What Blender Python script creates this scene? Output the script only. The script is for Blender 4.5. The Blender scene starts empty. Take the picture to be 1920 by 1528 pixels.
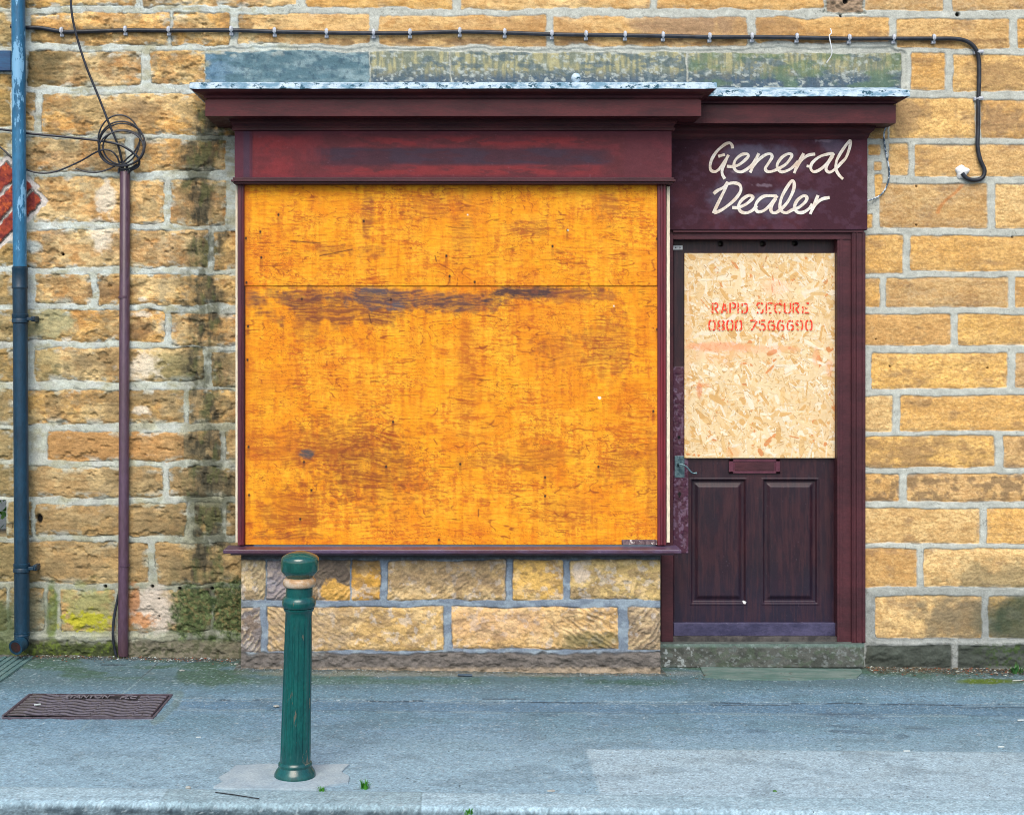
import bpy, math, random
import numpy as np
from mathutils import Vector
R = math.radians
random.seed(7)
rng = np.random.default_rng(11)
scn = bpy.context.scene
COL = scn.collection

# ------------------------------------------------------------------ camera, sky, sun
D, S, VX, VY, H = 7.0, 375.0, 860.0, 652.0, 1.56     # camera distance, px per metre on the wall plane, vanishing point, eye height
cam_d = bpy.data.cameras.new("camera"); cam = bpy.data.objects.new("camera", cam_d); COL.objects.link(cam)
cam.location = (0, -D, H); cam.rotation_euler = (R(90), 0, 0)
cam_d.sensor_width = 36; cam_d.lens = 36 * D * S / 1920
cam_d.shift_x = (960 - VX) / 1920; cam_d.shift_y = (VY - 764) / 1920
cam_d.clip_end = 2000
scn.camera = cam
scn.cycles.filter_width = 1.0

SUN_EL, SUN_AZ = 48, -8      # azimuth from straight in front of the wall, negative = from the left
world = bpy.data.worlds.new("World"); scn.world = world; world.use_nodes = True
wt = world.node_tree; bg = wt.nodes["Background"]
sky = wt.nodes.new("ShaderNodeTexSky"); sky.sky_type = 'NISHITA'; sky.sun_disc = False
sky.sun_elevation = R(SUN_EL); sky.sun_rotation = R(180 + SUN_AZ * -1)
sky.air_density = 1.0; sky.dust_density = 3.0; sky.ozone_density = 1.0
wt.links.new(sky.outputs[0], bg.inputs[0]); bg.inputs[1].default_value = 0.12
sl = bpy.data.lights.new("sun", 'SUN'); sl.energy = 1.25; sl.angle = R(40); sl.color = (1, .93, .82)
so = bpy.data.objects.new("sun", sl); COL.objects.link(so)
so.rotation_euler = (R(90 - SUN_EL), 0, R(SUN_AZ))
scn.view_settings.view_transform = 'Standard'; scn.view_settings.look = 'None'
scn.view_settings.exposure = 1.0; scn.view_settings.gamma = 1
scn.view_settings.use_curve_mapping = False

# ------------------------------------------------------------------ helpers
KV = np.array([1.22, 1.18, 1.12])     # light falling on upright surfaces / on the ground, for picking base colours
KG = np.array([2.15, 1.85, 1.75])
def lin(c):
    c = np.asarray(c, float) / 255
    return np.where(c <= .04045, c / 12.92, ((c + .055) / 1.055) ** 2.4)
def A(r, g, b, k=None): return np.clip(lin((r, g, b)) / (KV if k is None else k), .004, .85)
def AG(r, g, b): return A(r, g, b, KG)

def W(px, py, d=0.0):
    f = (D - d) / D
    return np.array([(px - VX) / S * f, -d, H + (VY - py) / S * f])
def gz(x): return -0.0045 - 0.0136 * np.clip(x, -6, 6)
def G(px, py):
    z = 0.0
    for _ in range(6):
        f = S * (H - z) / (py - VY)
        x = (px - VX) / S * f; z = gz(x)
    return np.array([x, -(D - D * f), z])

TAB = rng.random((256, 256))
def vn(x, y, s=0):
    x = x + s * 17.31; y = y + s * 9.77
    xi = np.floor(x).astype(int); yi = np.floor(y).astype(int)
    u = x - xi; v = y - yi; u = u * u * (3 - 2 * u); v = v * v * (3 - 2 * v)
    a = TAB[xi & 255, yi & 255]; b = TAB[(xi + 1) & 255, yi & 255]
    c = TAB[xi & 255, (yi + 1) & 255]; d = TAB[(xi + 1) & 255, (yi + 1) & 255]
    return (a * (1 - u) + b * u) * (1 - v) + (c * (1 - u) + d * u) * v
def fbm(x, y, o=4, s=0, g=.55):
    t = 0; a = 1; n = 0
    for k in range(o):
        t = t + a * vn(x * 2 ** k, y * 2 ** k, s + k * 3); n += a; a *= g
    return t / n
def ss(a, b, x):
    t = np.clip((x - a) / (b - a), 0, 1); return t * t * (3 - 2 * t)
def mixc(c, m, k): return c * (1 - m[..., None]) + np.asarray(k) * m[..., None]
def blob(x, y, cx, cy, rx, ry, amp=.5, sc=18, s=3, soft=.35):
    q = 1 + soft + amp * .75
    m = (np.abs(x - cx) < rx * q) & (np.abs(y - cy) < ry * q)
    out = np.zeros(x.shape); a, b = x[m], y[m]
    r = np.sqrt(((a - cx) / rx) ** 2 + ((b - cy) / ry) ** 2) + (fbm(a / sc, b / sc, 4, s) - .5) * 2 * amp
    out[m] = 1 - ss(1 - soft, 1 + soft, r)
    return out

ORG = {}
def put(o, parent=None):
    COL.objects.link(o)
    if parent is not None: o.parent = parent
    return o
def thing(name, label, cat, loc, group=None):
    o = bpy.data.objects.new(name, None); o.empty_display_size = .05
    o.location = [float(v) for v in loc]; COL.objects.link(o)
    ORG[o.name] = np.array(loc, float)
    tag(o, label, cat, group); return o
def tag(o, label=None, cat=None, group=None, kind=None):
    if label: o["label"] = label
    if cat: o["category"] = cat
    if group: o["group"] = group
    if kind or cat: o["kind"] = kind or "thing"
    return o
def obj(name, V, F, mat, parent=None, smooth=False, col=None, origin=None, colors=None):
    V = np.asarray(V, float)
    if parent is not None: org = ORG[parent.name]
    elif origin is not None: org = np.asarray(origin, float)
    else: org = np.zeros(3)
    me = bpy.data.meshes.new(name)
    if isinstance(F, np.ndarray):
        n = len(F)
        me.vertices.add(len(V)); me.vertices.foreach_set("co", (V - org).astype(np.float32).ravel())
        me.loops.add(n * 4); me.loops.foreach_set("vertex_index", F.astype(np.int32).ravel())
        me.polygons.add(n); me.polygons.foreach_set("loop_start", np.arange(0, n * 4, 4, dtype=np.int32))
        me.update(calc_edges=True); me.validate()
    else:
        me.from_pydata((V - org).tolist(), [], [list(f) for f in F]); me.update()
    if smooth: me.polygons.foreach_set("use_smooth", np.ones(len(me.polygons), bool))
    if colors is not None:
        at = me.color_attributes.new("Col", 'FLOAT_COLOR', 'POINT')
        c4 = np.ones((len(V), 4), np.float32); c4[:, :3] = colors
        at.data.foreach_set("color", c4.ravel())
    me.materials.append(mat)
    o = bpy.data.objects.new(name, me)
    if parent is not None:
        COL.objects.link(o); o.parent = parent; ORG[o.name] = org
        if parent.type == 'MESH': pass
    else:
        o.location = org; COL.objects.link(o); ORG[o.name] = org
    return o

class MB:
    def __init__(s): s.v = []; s.f = []
    def add(s, V, F):
        n = len(s.v); s.v += [list(map(float, p)) for p in V]; s.f += [[i + n for i in f] for f in F]; return s
    def box(s, a, b, bev=0.0):
        x0, y0, z0 = np.minimum(a, b); x1, y1, z1 = np.maximum(a, b)
        if bev <= 0:
            return s.add([(x, y, z) for x in (x0, x1) for y in (y0, y1) for z in (z0, z1)],
                         [(0,1,3,2),(4,6,7,5),(0,4,5,1),(2,3,7,6),(0,2,6,4),(1,5,7,3)])
        e = min(bev, (x1-x0)/2.01, (y1-y0)/2.01, (z1-z0)/2.01)
        import bmesh
        bm = bmesh.new(); bmesh.ops.create_cube(bm, size=1)
        for v in bm.verts:
            v.co = ((x0+x1)/2 + v.co.x*(x1-x0), (y0+y1)/2 + v.co.y*(y1-y0), (z0+z1)/2 + v.co.z*(z1-z0))
        bmesh.ops.bevel(bm, geom=bm.edges[:], offset=e, segments=2, affect='EDGES', profile=.5)
        bm.verts.index_update()
        s.add([v.co[:] for v in bm.verts], [[v.index for v in f.verts] for f in bm.faces]); bm.free(); return s
    def pbox(s, x0, y0, x1, y1, d0, d1, bev=0.0015):
        """box whose front face (distance d1 from the wall) covers photo px x0..x1, y0..y1"""
        a = W(x0, y0, d1); b = W(x1, y1, d1); return s.box((a[0], -d0, a[2]), (b[0], -d1, b[2]), bev)
    def lathe(s, prof, c, n=48, axis='z', rfun=None, lean=(0, 0)):
        c = np.array(c, float); base = len(s.v); m = len(prof)
        for (r, h) in prof:
            for k in range(n):
                t = 2 * math.pi * k / n; rr = r * (rfun(t, h) if rfun else 1)
                p = (rr*math.cos(t), rr*math.sin(t), h)
                if axis == 'y': p = (rr*math.cos(t), -h, rr*math.sin(t))
                if axis == 'x': p = (h, rr*math.cos(t), rr*math.sin(t))
                s.v.append([c[0]+p[0]+lean[0]*h, c[1]+p[1]+lean[1]*h, c[2]+p[2]])
        for j in range(m-1):
            for k in range(n):
                a = base+j*n+k; b = base+j*n+(k+1) % n
                s.f.append([a, b, b+n, a+n])
        s.f.append([base+k for k in range(n)][::-1]); s.f.append([base+(m-1)*n+k for k in range(n)])
        return s
    def tube(s, pts, r, n=8, sub=6):
        P = catmull(pts, sub); m = len(P); base = len(s.v)
        up0 = np.array([0, 1., 0.])
        for i in range(m):
            t = P[min(i+1, m-1)] - P[max(i-1, 0)]; t = t/(np.linalg.norm(t)+1e-9)
            u = np.cross(t, up0)
            if np.linalg.norm(u) < .1: u = np.cross(t, [1, 0, 0])
            u /= np.linalg.norm(u); w = np.cross(u, t)
            for k in range(n):
                a = 2*math.pi*k/n; s.v.append(list(P[i] + r*(math.cos(a)*u + math.sin(a)*w)))
        for j in range(m-1):
            for k in range(n):
                a = base+j*n+k; b = base+j*n+(k+1) % n
                s.f.append([a, b, b+n, a+n])
        s.f.append([base+k for k in range(n)][::-1]); s.f.append([base+(m-1)*n+k for k in range(n)])
        return s
    def mould(s, prof, xL, xR, d0, left=True, right=True):
        """profile [(offset, z)] swept along the front and mitred back to the wall"""
        base = len(s.v); m = len(prof)
        for (o, z) in prof:
            s.v += [[xL-o if left else xL, 0.02, z], [xL-o if left else xL, -(d0+o), z],
                    [xR+o if right else xR, -(d0+o), z], [xR+o if right else xR, 0.02, z]]
        for j in range(m-1):
            for k in range(3):
                a = base+j*4+k; s.f.append([a, a+1, a+5, a+4])
        s.f.append([base, base+1, base+2, base+3][::-1]); e = base+(m-1)*4; s.f.append([e, e+1, e+2, e+3])
        return s
    def build(s, name, mat, parent=None, smooth=False, **k):
        o = obj(name, s.v, s.f, mat, parent, **k)
        if smooth:
            me = o.data; me.polygons.foreach_set("use_smooth", np.ones(len(me.polygons), bool))
            try: me.set_sharp_from_angle(angle=R(40))
            except Exception: pass
        return o

def catmull(pts, sub):
    P = [np.array(p, float) for p in pts]
    if sub <= 1 or len(P) < 3: return np.array(P)
    Q = [2*P[0]-P[1]] + P + [2*P[-1]-P[-2]]; out = []
    for i in range(1, len(Q)-2):
        for k in range(sub):
            t = k/sub
            out.append(.5*((2*Q[i]) + (-Q[i-1]+Q[i+1])*t + (2*Q[i-1]-5*Q[i]+4*Q[i+1]-Q[i+2])*t*t + (-Q[i-1]+3*Q[i]-3*Q[i+1]+Q[i+2])*t**3))
    out.append(P[-1]); return np.array(out)

def grid_faces(ny, nx, keep=None):
    i = np.arange(ny-1)[:, None]*nx + np.arange(nx-1)[None, :]
    F = np.stack([i, i+nx, i+nx+1, i+1], -1)
    return F.reshape(-1, 4) if keep is None else F[keep]
def field(name, X, Y, d, fun, mat, parent=None, keep=None, skirt=0.0, origin=None):
    """upright relief: photo px grid X x Y on the plane at distance d, fun(x, y) -> height, colour"""
    gx, gy = np.meshgrid(X, Y)
    h, c = fun(gx, gy)
    f = (D-d)/D
    V = np.stack([(gx-VX)/S*f, -(d+h), H+(VY-gy)/S*f], -1)
    ny, nx = gx.shape
    k = None
    if keep is not None:
        cx = (X[1:]+X[:-1])/2; cy = (Y[1:]+Y[:-1])/2; mx, my = np.meshgrid(cx, cy); k = keep(mx, my)
    F = grid_faces(ny, nx, k)
    V = V.reshape(-1, 3); c = c.reshape(-1, 3)
    if skirt:
        ring = list(range(nx)) + [j*nx+nx-1 for j in range(1, ny)] + [(ny-1)*nx+i for i in range(nx-2, -1, -1)] + [j*nx for j in range(ny-2, 0, -1)]
        ring = np.array(ring); b = len(V); Vs = V[ring].copy(); Vs[:, 1] = -(d-skirt)
        V = np.vstack([V, Vs]); c = np.vstack([c, c[ring]*.9]); n = len(ring); q = np.arange(n)
        F = np.vstack([F, np.stack([ring, ring[(q+1) % n], b+(q+1) % n, b+q], -1)])
    else:
        used = np.zeros(len(V), bool); used[F.ravel()] = True
        idx = np.cumsum(used)-1; F = idx[F]; V = V[used]; c = c[used]
    return obj(name, V, F, mat, parent, smooth=True, colors=c, origin=origin)

# ------------------------------------------------------------------ materials
MATS = {}
def newmat(name):
    m = bpy.data.materials.new(name); m.use_nodes = True; nt = m.node_tree
    return m, nt, nt.nodes["Principled BSDF"]
def nz(nt, scale, detail=4, rough=.6, vec=None, stretch=None):
    n = nt.nodes.new("ShaderNodeTexNoise"); n.inputs["Scale"].default_value = scale
    n.inputs["Detail"].default_value = detail; n.inputs["Roughness"].default_value = rough
    tc = nt.nodes.new("ShaderNodeTexCoord"); mp = nt.nodes.new("ShaderNodeMapping")
    nt.links.new(tc.outputs["Object"], mp.inputs[0]); nt.links.new(mp.outputs[0], n.inputs["Vector"])
    if stretch: mp.inputs["Scale"].default_value = stretch
    return n
def ramp(nt, src, stops):
    r = nt.nodes.new("ShaderNodeValToRGB"); nt.links.new(src, r.inputs[0])
    el = r.color_ramp.elements
    while len(el) < len(stops): el.new(.5)
    for e, (p, c) in zip(el, stops):
        e.position = p; e.color = (c, c, c, 1) if not hasattr(c, '__len__') else (*[float(v) for v in c], 1)
    return r
def mix(nt, a, b, fac, mode='MIX'):
    m = nt.nodes.new("ShaderNodeMix"); m.data_type = 'RGBA'; m.blend_type = mode
    for i, v in ((0, fac), (6, a), (7, b)):
        if hasattr(v, 'is_linked') or hasattr(v, 'links'): nt.links.new(v, m.inputs[i])
        elif i == 0: m.inputs[0].default_value = v
        else: m.inputs[i].default_value = (*[float(q) for q in v], 1)
    return m.outputs[2]
def bump(nt, bs, src, strength=.4, dist=.002):
    b = nt.nodes.new("ShaderNodeBump"); b.inputs["Strength"].default_value = strength; b.inputs["Distance"].default_value = dist
    nt.links.new(src, b.inputs["Height"]); nt.links.new(b.outputs[0], bs.inputs["Normal"])
def attrmat(name, rough=.9, spec=.25, n1=(60, .75, 1.2), n2=(260, .8, 1.15), bmp=(180, .5, .003), stretch=None, specks=()):
    m, nt, bs = newmat(name)
    a = nt.nodes.new("ShaderNodeAttribute"); a.attribute_name = "Col"
    c = a.outputs["Color"]
    for (sc, lo, hi) in (n1, n2):
        n = nz(nt, sc, 4, .65, stretch=stretch); r = ramp(nt, n.outputs[0], [(.3, lo), (.7, hi)])
        c = mix(nt, c, r.outputs[0], 1.0, 'MULTIPLY')
    for (sc, th, colr) in specks:
        n = nz(nt, sc, 2, .5); n.inputs["Distortion"].default_value = .6; r = ramp(nt, n.outputs[0], [(th, 0.), (th+.02, 1.)])
        c = mix(nt, c, colr, r.outputs[0])
    nt.links.new(c, bs.inputs["Base Color"]); bs.inputs["Roughness"].default_value = rough
    bs.inputs["Specular IOR Level"].default_value = spec
    if bmp:
        n = nz(nt, bmp[0], 6, .7, stretch=stretch); bump(nt, bs, n.outputs[0], bmp[1], bmp[2])
    return m
def paint(name, c1, c2, rough=.5, scale=7, stretch=None, spec=.4, thr=(.42, .6), bmp=(90, .25, .002), spots=None, metal=0, c3=None):
    m, nt, bs = newmat(name)
    n = nz(nt, scale, 6, .65, stretch=stretch); r = ramp(nt, n.outputs[0], [(thr[0], c1), (thr[1], c2)])
    c = r.outputs[0]
    n2 = nz(nt, scale*14, 3, .6, stretch=stretch); r2 = ramp(nt, n2.outputs[0], [(.3, .8), (.7, 1.18)])
    c = mix(nt, c, r2.outputs[0], 1.0, 'MULTIPLY')
    if spots is not None:      # (scale, threshold, colour)
        n3 = nz(nt, spots[0], 5, .7, stretch=spots[3] if len(spots) > 3 else None)
        r3 = ramp(nt, n3.outputs[0], [(spots[1], 0.), (spots[1]+.03, 1.)])
        c = mix(nt, c, spots[2], r3.outputs[0])
    nt.links.new(c, bs.inputs["Base Color"])
    rr = ramp(nt, n2.outputs[0], [(.3, rough*.8), (.7, min(1, rough*1.25))]); nt.links.new(rr.outputs[0], bs.inputs["Roughness"])
    bs.inputs["Specular IOR Level"].default_value = spec; bs.inputs["Metallic"].default_value = metal
    if bmp:
        n4 = nz(nt, bmp[0], 5, .6, stretch=stretch); bump(nt, bs, n4.outputs[0], bmp[1], bmp[2])
    return m

M_stone = attrmat("weathered_sandstone", n1=(30, .84, 1.14), n2=(150, .8, 1.18), bmp=(110, .55, .0035))
M_field = attrmat("painted_board", rough=.75, spec=.16, n1=(30, .92, 1.07), n2=(300, .86, 1.12), bmp=(160, .35, .002))
M_osb = attrmat("strand_board", rough=.75, n1=(60, .94, 1.05), n2=(350, .88, 1.08), bmp=(220, .3, .0015))
M_pave = attrmat("worn_asphalt", rough=.88, spec=.3, n1=(70, .86, 1.14), n2=(135, .7, 1.32), bmp=(150, .7, .004), specks=((75, .735, AG(222, 228, 232)), (64, .755, AG(64, 72, 80)), (130, .72, AG(205, 212, 216))))
M_maroon = paint("maroon_gloss_paint", A(64, 36, 42), A(80, 42, 48), .5, 3, (1, 1, 3), spec=.22, spots=(55, .74, A(120, 92, 100)))
M_maroon2 = paint("maroon_cornice_paint", A(62, 28, 34), A(86, 38, 42), .5, 2.5, (1, 1, 4), spec=.22, spots=(70, .74, A(140, 110, 110)))
M_door = paint("dark_door_paint", A(40, 26, 34), A(54, 34, 42), .4, 2.5, (1.5, 1, .6), spots=(70, .76, A(110, 90, 105)))
M_door_panel = paint("dark_panel_paint", A(46, 34, 46), A(62, 42, 54), .38, 3, (1.5, 1, .6))
M_door_worn = paint("worn_lock_paint", A(74, 38, 58), A(92, 52, 70), .55, 14, spots=(45, .6, A(130, 110, 125)))
M_weather = paint("blue_worn_paint", A(48, 46, 74), A(74, 70, 98), .45, 6, (1, 1, 2), spots=(50, .66, A(130, 125, 140)))
M_lead = paint("lead_flashing", A(200, 218, 228), A(120, 156, 176), .7, 18, (1, 1, 2), thr=(.44, .6), spots=(24, .56, A(50, 88, 104), (1, 1, 1.6)), spec=.2)
M_bolt = paint("black_metal", A(18, 18, 20), A(30, 30, 34), .5, 20)
M_black = paint("black_cable_sheath", A(26, 30, 38), A(44, 50, 60), .45, 20)
M_thr = paint("dirty_threshold", A(52, 50, 50), A(84, 80, 76), .9, 20)
M_hole = paint("dark_hole", A(6, 5, 7), A(10, 8, 10), .9, 20, bmp=None)
M_clip = paint("grey_cable_clip", A(188, 192, 198), A(148, 154, 162), .5, 30)
M_white = paint("white_sealant", A(235, 235, 232), A(200, 202, 200), .7, 40)
M_cream = paint("cream_batten", A(236, 224, 196), A(214, 200, 172), .7, 12, (1, 1, .2), spots=(30, .66, A(120, 95, 70)))
M_green = paint("bollard_green_paint", A(2, 84, 80), A(6, 70, 70), .2, 12, (1, 1, .35), spec=.5, spots=(30, .62, A(92, 92, 80), (1, 1, .22)))
M_greencap = paint("bollard_gloss_green", A(0, 82, 74), A(1, 70, 64), .1, 12, spec=.7, spots=(40, .74, A(70, 90, 80)))
M_gold = paint("worn_cream_ring", A(200, 182, 158), A(176, 140, 100), .35, 30, spots=(50, .68, A(90, 70, 55)))
M_letter = paint("cream_sign_paint", A(226, 220, 208), A(204, 178, 150), .6, 14, thr=(.4, .72), spots=(60, .7, A(150, 135, 128)))
M_conc = paint("grey_concrete", AG(188, 200, 210), AG(208, 216, 222), .9, 9, bmp=(140, .6, .003), spots=(60, .68, AG(110, 118, 128)))
M_iron = paint("cast_iron", AG(88, 74, 88), AG(118, 104, 116), .55, 25, bmp=(90, .4, .002), spec=.5)
M_silver = paint("worn_handle_metal", A(110, 135, 140), A(70, 96, 104), .35, 40, metal=.6)
M_slate = paint("green_slab", AG(112, 138, 126), AG(148, 160, 150), .85, 5, (1, 3, 1), spots=(26, .6, AG(120, 124, 112)))
M_leaf = paint("fresh_grass", AG(60, 150, 30), AG(90, 170, 40), .6, 30, bmp=None)
M_weed = paint("weed_leaf", AG(60, 120, 60), AG(90, 140, 60), .6, 30, bmp=None)
M_red_leaf = paint("red_weed", AG(120, 60, 55), AG(140, 90, 70), .6, 30, bmp=None)
M_pebble = paint("pale_pebble", AG(225, 220, 210), AG(190, 180, 170), .8, 60)
M_paper = paint("white_paper", AG(240, 240, 236), AG(225, 225, 220), .8, 60)
M_blue = paint("blue_timber_paint", A(10, 60, 100), A(18, 80, 120), .5, 8, (1, 1, 5))
M_chan = paint("pale_iron_channel", AG(98, 132, 132), AG(130, 155, 150), .7, 14, bmp=(120, .5, .002))
M_red = paint("red_stencil_paint", A(232, 50, 26), A(238, 88, 52), .8, 30, thr=(.4, .7), spots=(100, .57, A(250, 205, 160)))
M_leafy = paint("shrub_leaf", A(90, 150, 40), A(150, 190, 60), .6, 20, bmp=None)
M_litter = attrmat("loose_litter", n1=(60, .8, 1.2), n2=(200, .8, 1.2), bmp=None)

# ------------------------------------------------------------------ the stone wall
stones = []   # x0, y0, x1, y1, kind   (photo px on the wall plane)
def row(y0, y1, *xs, kind=0):
    for a, b in xs: stones.append((a, y0, b, y1, kind))
row(-45, 12, (-130, 22), (47, 253), (267, 555)); row(-45, 15, (573, 847)); row(-45, 18, (863, 1218)); row(-45, 16, (1232, 1543))
row(-45, 24, (1549, 1619), kind=3); row(-45, 20, (1622, 1767), (1785, 1990))
row(20, 88, (-130, 22)); row(26, 84, (58, 317), (324, 431)); row(28, 83, (446, 694)); row(31, 85, (711, 1024)); row(33, 86, (1038, 1400))
row(33, 80, (1418, 1666)); row(36, 91, (1680, 1892)); row(36, 90, (1908, 2060))
row(97, 162, (52, 263)); row(95, 158, (283, 386)); row(100, 170, (1708, 1771)); row(103, 172, (1787, 1950))
row(140, 240, (-150, 21)); row(172, 246, (30, 66)); row(177, 252, (80, 460)); row(185, 260, (1668, 1827)); row(188, 260, (1838, 2060)); row(228, 260, (1600, 1664))
row(250, 296, (-120, 20)); row(261, 321, (42, 236), (252, 424)); row(270, 330, (1666, 1702)); row(273, 332, (1714, 1990)); row(272, 292, (1628, 1650)); row(302, 320, (1638, 1652)); row(328, 372, (1640, 1654))
row(332, 415, (64, 231)); row(337, 418, (236, 306)); row(338, 421, (320, 424)); row(345, 428, (1648, 1850), (1865, 2060)); row(402, 428, (1618, 1634))
row(430, 500, (42, 392)); row(434, 506, (402, 470)); row(441, 512, (1600, 1692)); row(443, 508, (1707, 1960))
row(455, 500, (-130, 26)); row(513, 568, (66, 171)); row(514, 572, (184, 470)); row(521, 576, (1600, 1648), (1660, 1890), (1903, 2060)); row(512, 572, (-150, 26))
row(582, 639, (42, 308)); row(587, 648, (321, 470)); row(590, 647, (1600, 1782), (1795, 2060)); row(582, 640, (-130, 26))
row(652, 713, (66, 380)); row(660, 725, (396, 470)); row(662, 728, (1634, 1887), (1903, 2060)); row(652, 714, (-150, 27))
row(731, 794, (42, 344)); row(733, 796, (353, 470)); row(742, 808, (1600, 1672), (1687, 2060)); row(729, 795, (-130, 26))
row(809, 863, (88, 412), (424, 470)); row(817, 876, (1600, 1864), (1881, 2060)); row(806, 862, (-150, 26))
row(876, 932, (46, 306), (318, 470)); row(888, 940, (1600, 1685), (1700, 2060)); row(872, 930, (-130, 30))
row(945, 1004, (66, 348), (366, 416), (426, 470)); row(953, 1018, (1600, 1836), (1850, 2060)); row(940, 1006, (13, 58))
row(1017, 1092, (-130, 278)); row(1018, 1094, (293, 480)); row(1028, 1100, (1600, 1718), (1731, 2060))
row(1104, 1183, (-40, 12), (18, 82), (91, 104), (114, 216), (232, 395), (403, 480)); row(1117, 1195, (1641, 1840), (1853, 2060))
row(1199, 1262, (-130, 10), (40, 216), (240, 480), kind=4); row(1208, 1252, (1622, 1782), (1795, 2060), kind=4)
for k in range(8):     # courses beyond the picture: above, and on to both sides
    y0 = -125-k*72; x = -760+rng.random()*80
    while x < 2760:
        w = 120+rng.random()*220; stones.append((x, y0, x+w, y0+58, 0)); x += w+14
for (y0, y1) in [(-45,18),(33,86),(103,172),(188,260),(273,332),(345,428),(441,510),(521,576),(590,647),(662,728),(742,808),(817,876),(888,940),(953,1018),(1028,1100),(1117,1195),(1208,1256)]:
    for s0, s1 in ((2074, 2760), (-760, -166)):
        x = s0
        while x < s1-40:
            w = min(120+rng.random()*180, s1-x); stones.append((x, y0, x+w, y1, 4 if y0 > 1200 else 0)); x += w+14
slabs = [(387, 97, 692, 170, 5), (694, 97, 842, 170, 6), (844, 98, 1286, 170, 7), (1290, 100, 1690, 178, 8)]
OCH = [A(236, 192, 120), A(222, 172, 98), A(212, 172, 116), A(230, 194, 134), A(206, 160, 98), A(222, 182, 122), A(196, 164, 118), A(232, 184, 104)]

def sdf_map(x, y, rects, rot=False, warp=1.0):
    wk = warp*(1-.5*ss(1500, 1640, x)); wx = x + wk*((fbm(x/30, y/30, 2, 1)-.5)*8 + (vn(x/5, y/5, 5)-.5)*2.6)
    wy = y + wk*((fbm(x/48, y/22, 2, 8)-.5)*10 + (vn(x/8, y/5, 6)-.5)*2.6)
    sd = np.full(x.shape, 30.0); ids = np.zeros(x.shape, int)
    xs = x[0]; ys = y[:, 0]
    for i, (x0, y0, x1, y1, k) in enumerate(rects):
        j0, j1 = np.searchsorted(xs, [x0-24, x1+24]); i0, i1 = np.searchsorted(ys, [y0-24, y1+24])
        if j1 <= j0 or i1 <= i0: continue
        sl = (slice(i0, i1), slice(j0, j1)); u = wx[sl]; v = wy[sl]
        r = 3.4 if k < 5 else 1.0
        qx = np.abs(u-(x0+x1)/2)-(x1-x0)/2+r; qy = np.abs(v-(y0+y1)/2)-(y1-y0)/2+r
        d = np.hypot(np.maximum(qx, 0), np.maximum(qy, 0)) + np.minimum(np.maximum(qx, qy), 0) - r
        m = d < sd[sl]; sd[sl] = np.where(m, d, sd[sl]); ids[sl] = np.where(m, i, ids[sl])
    return sd, ids

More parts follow.
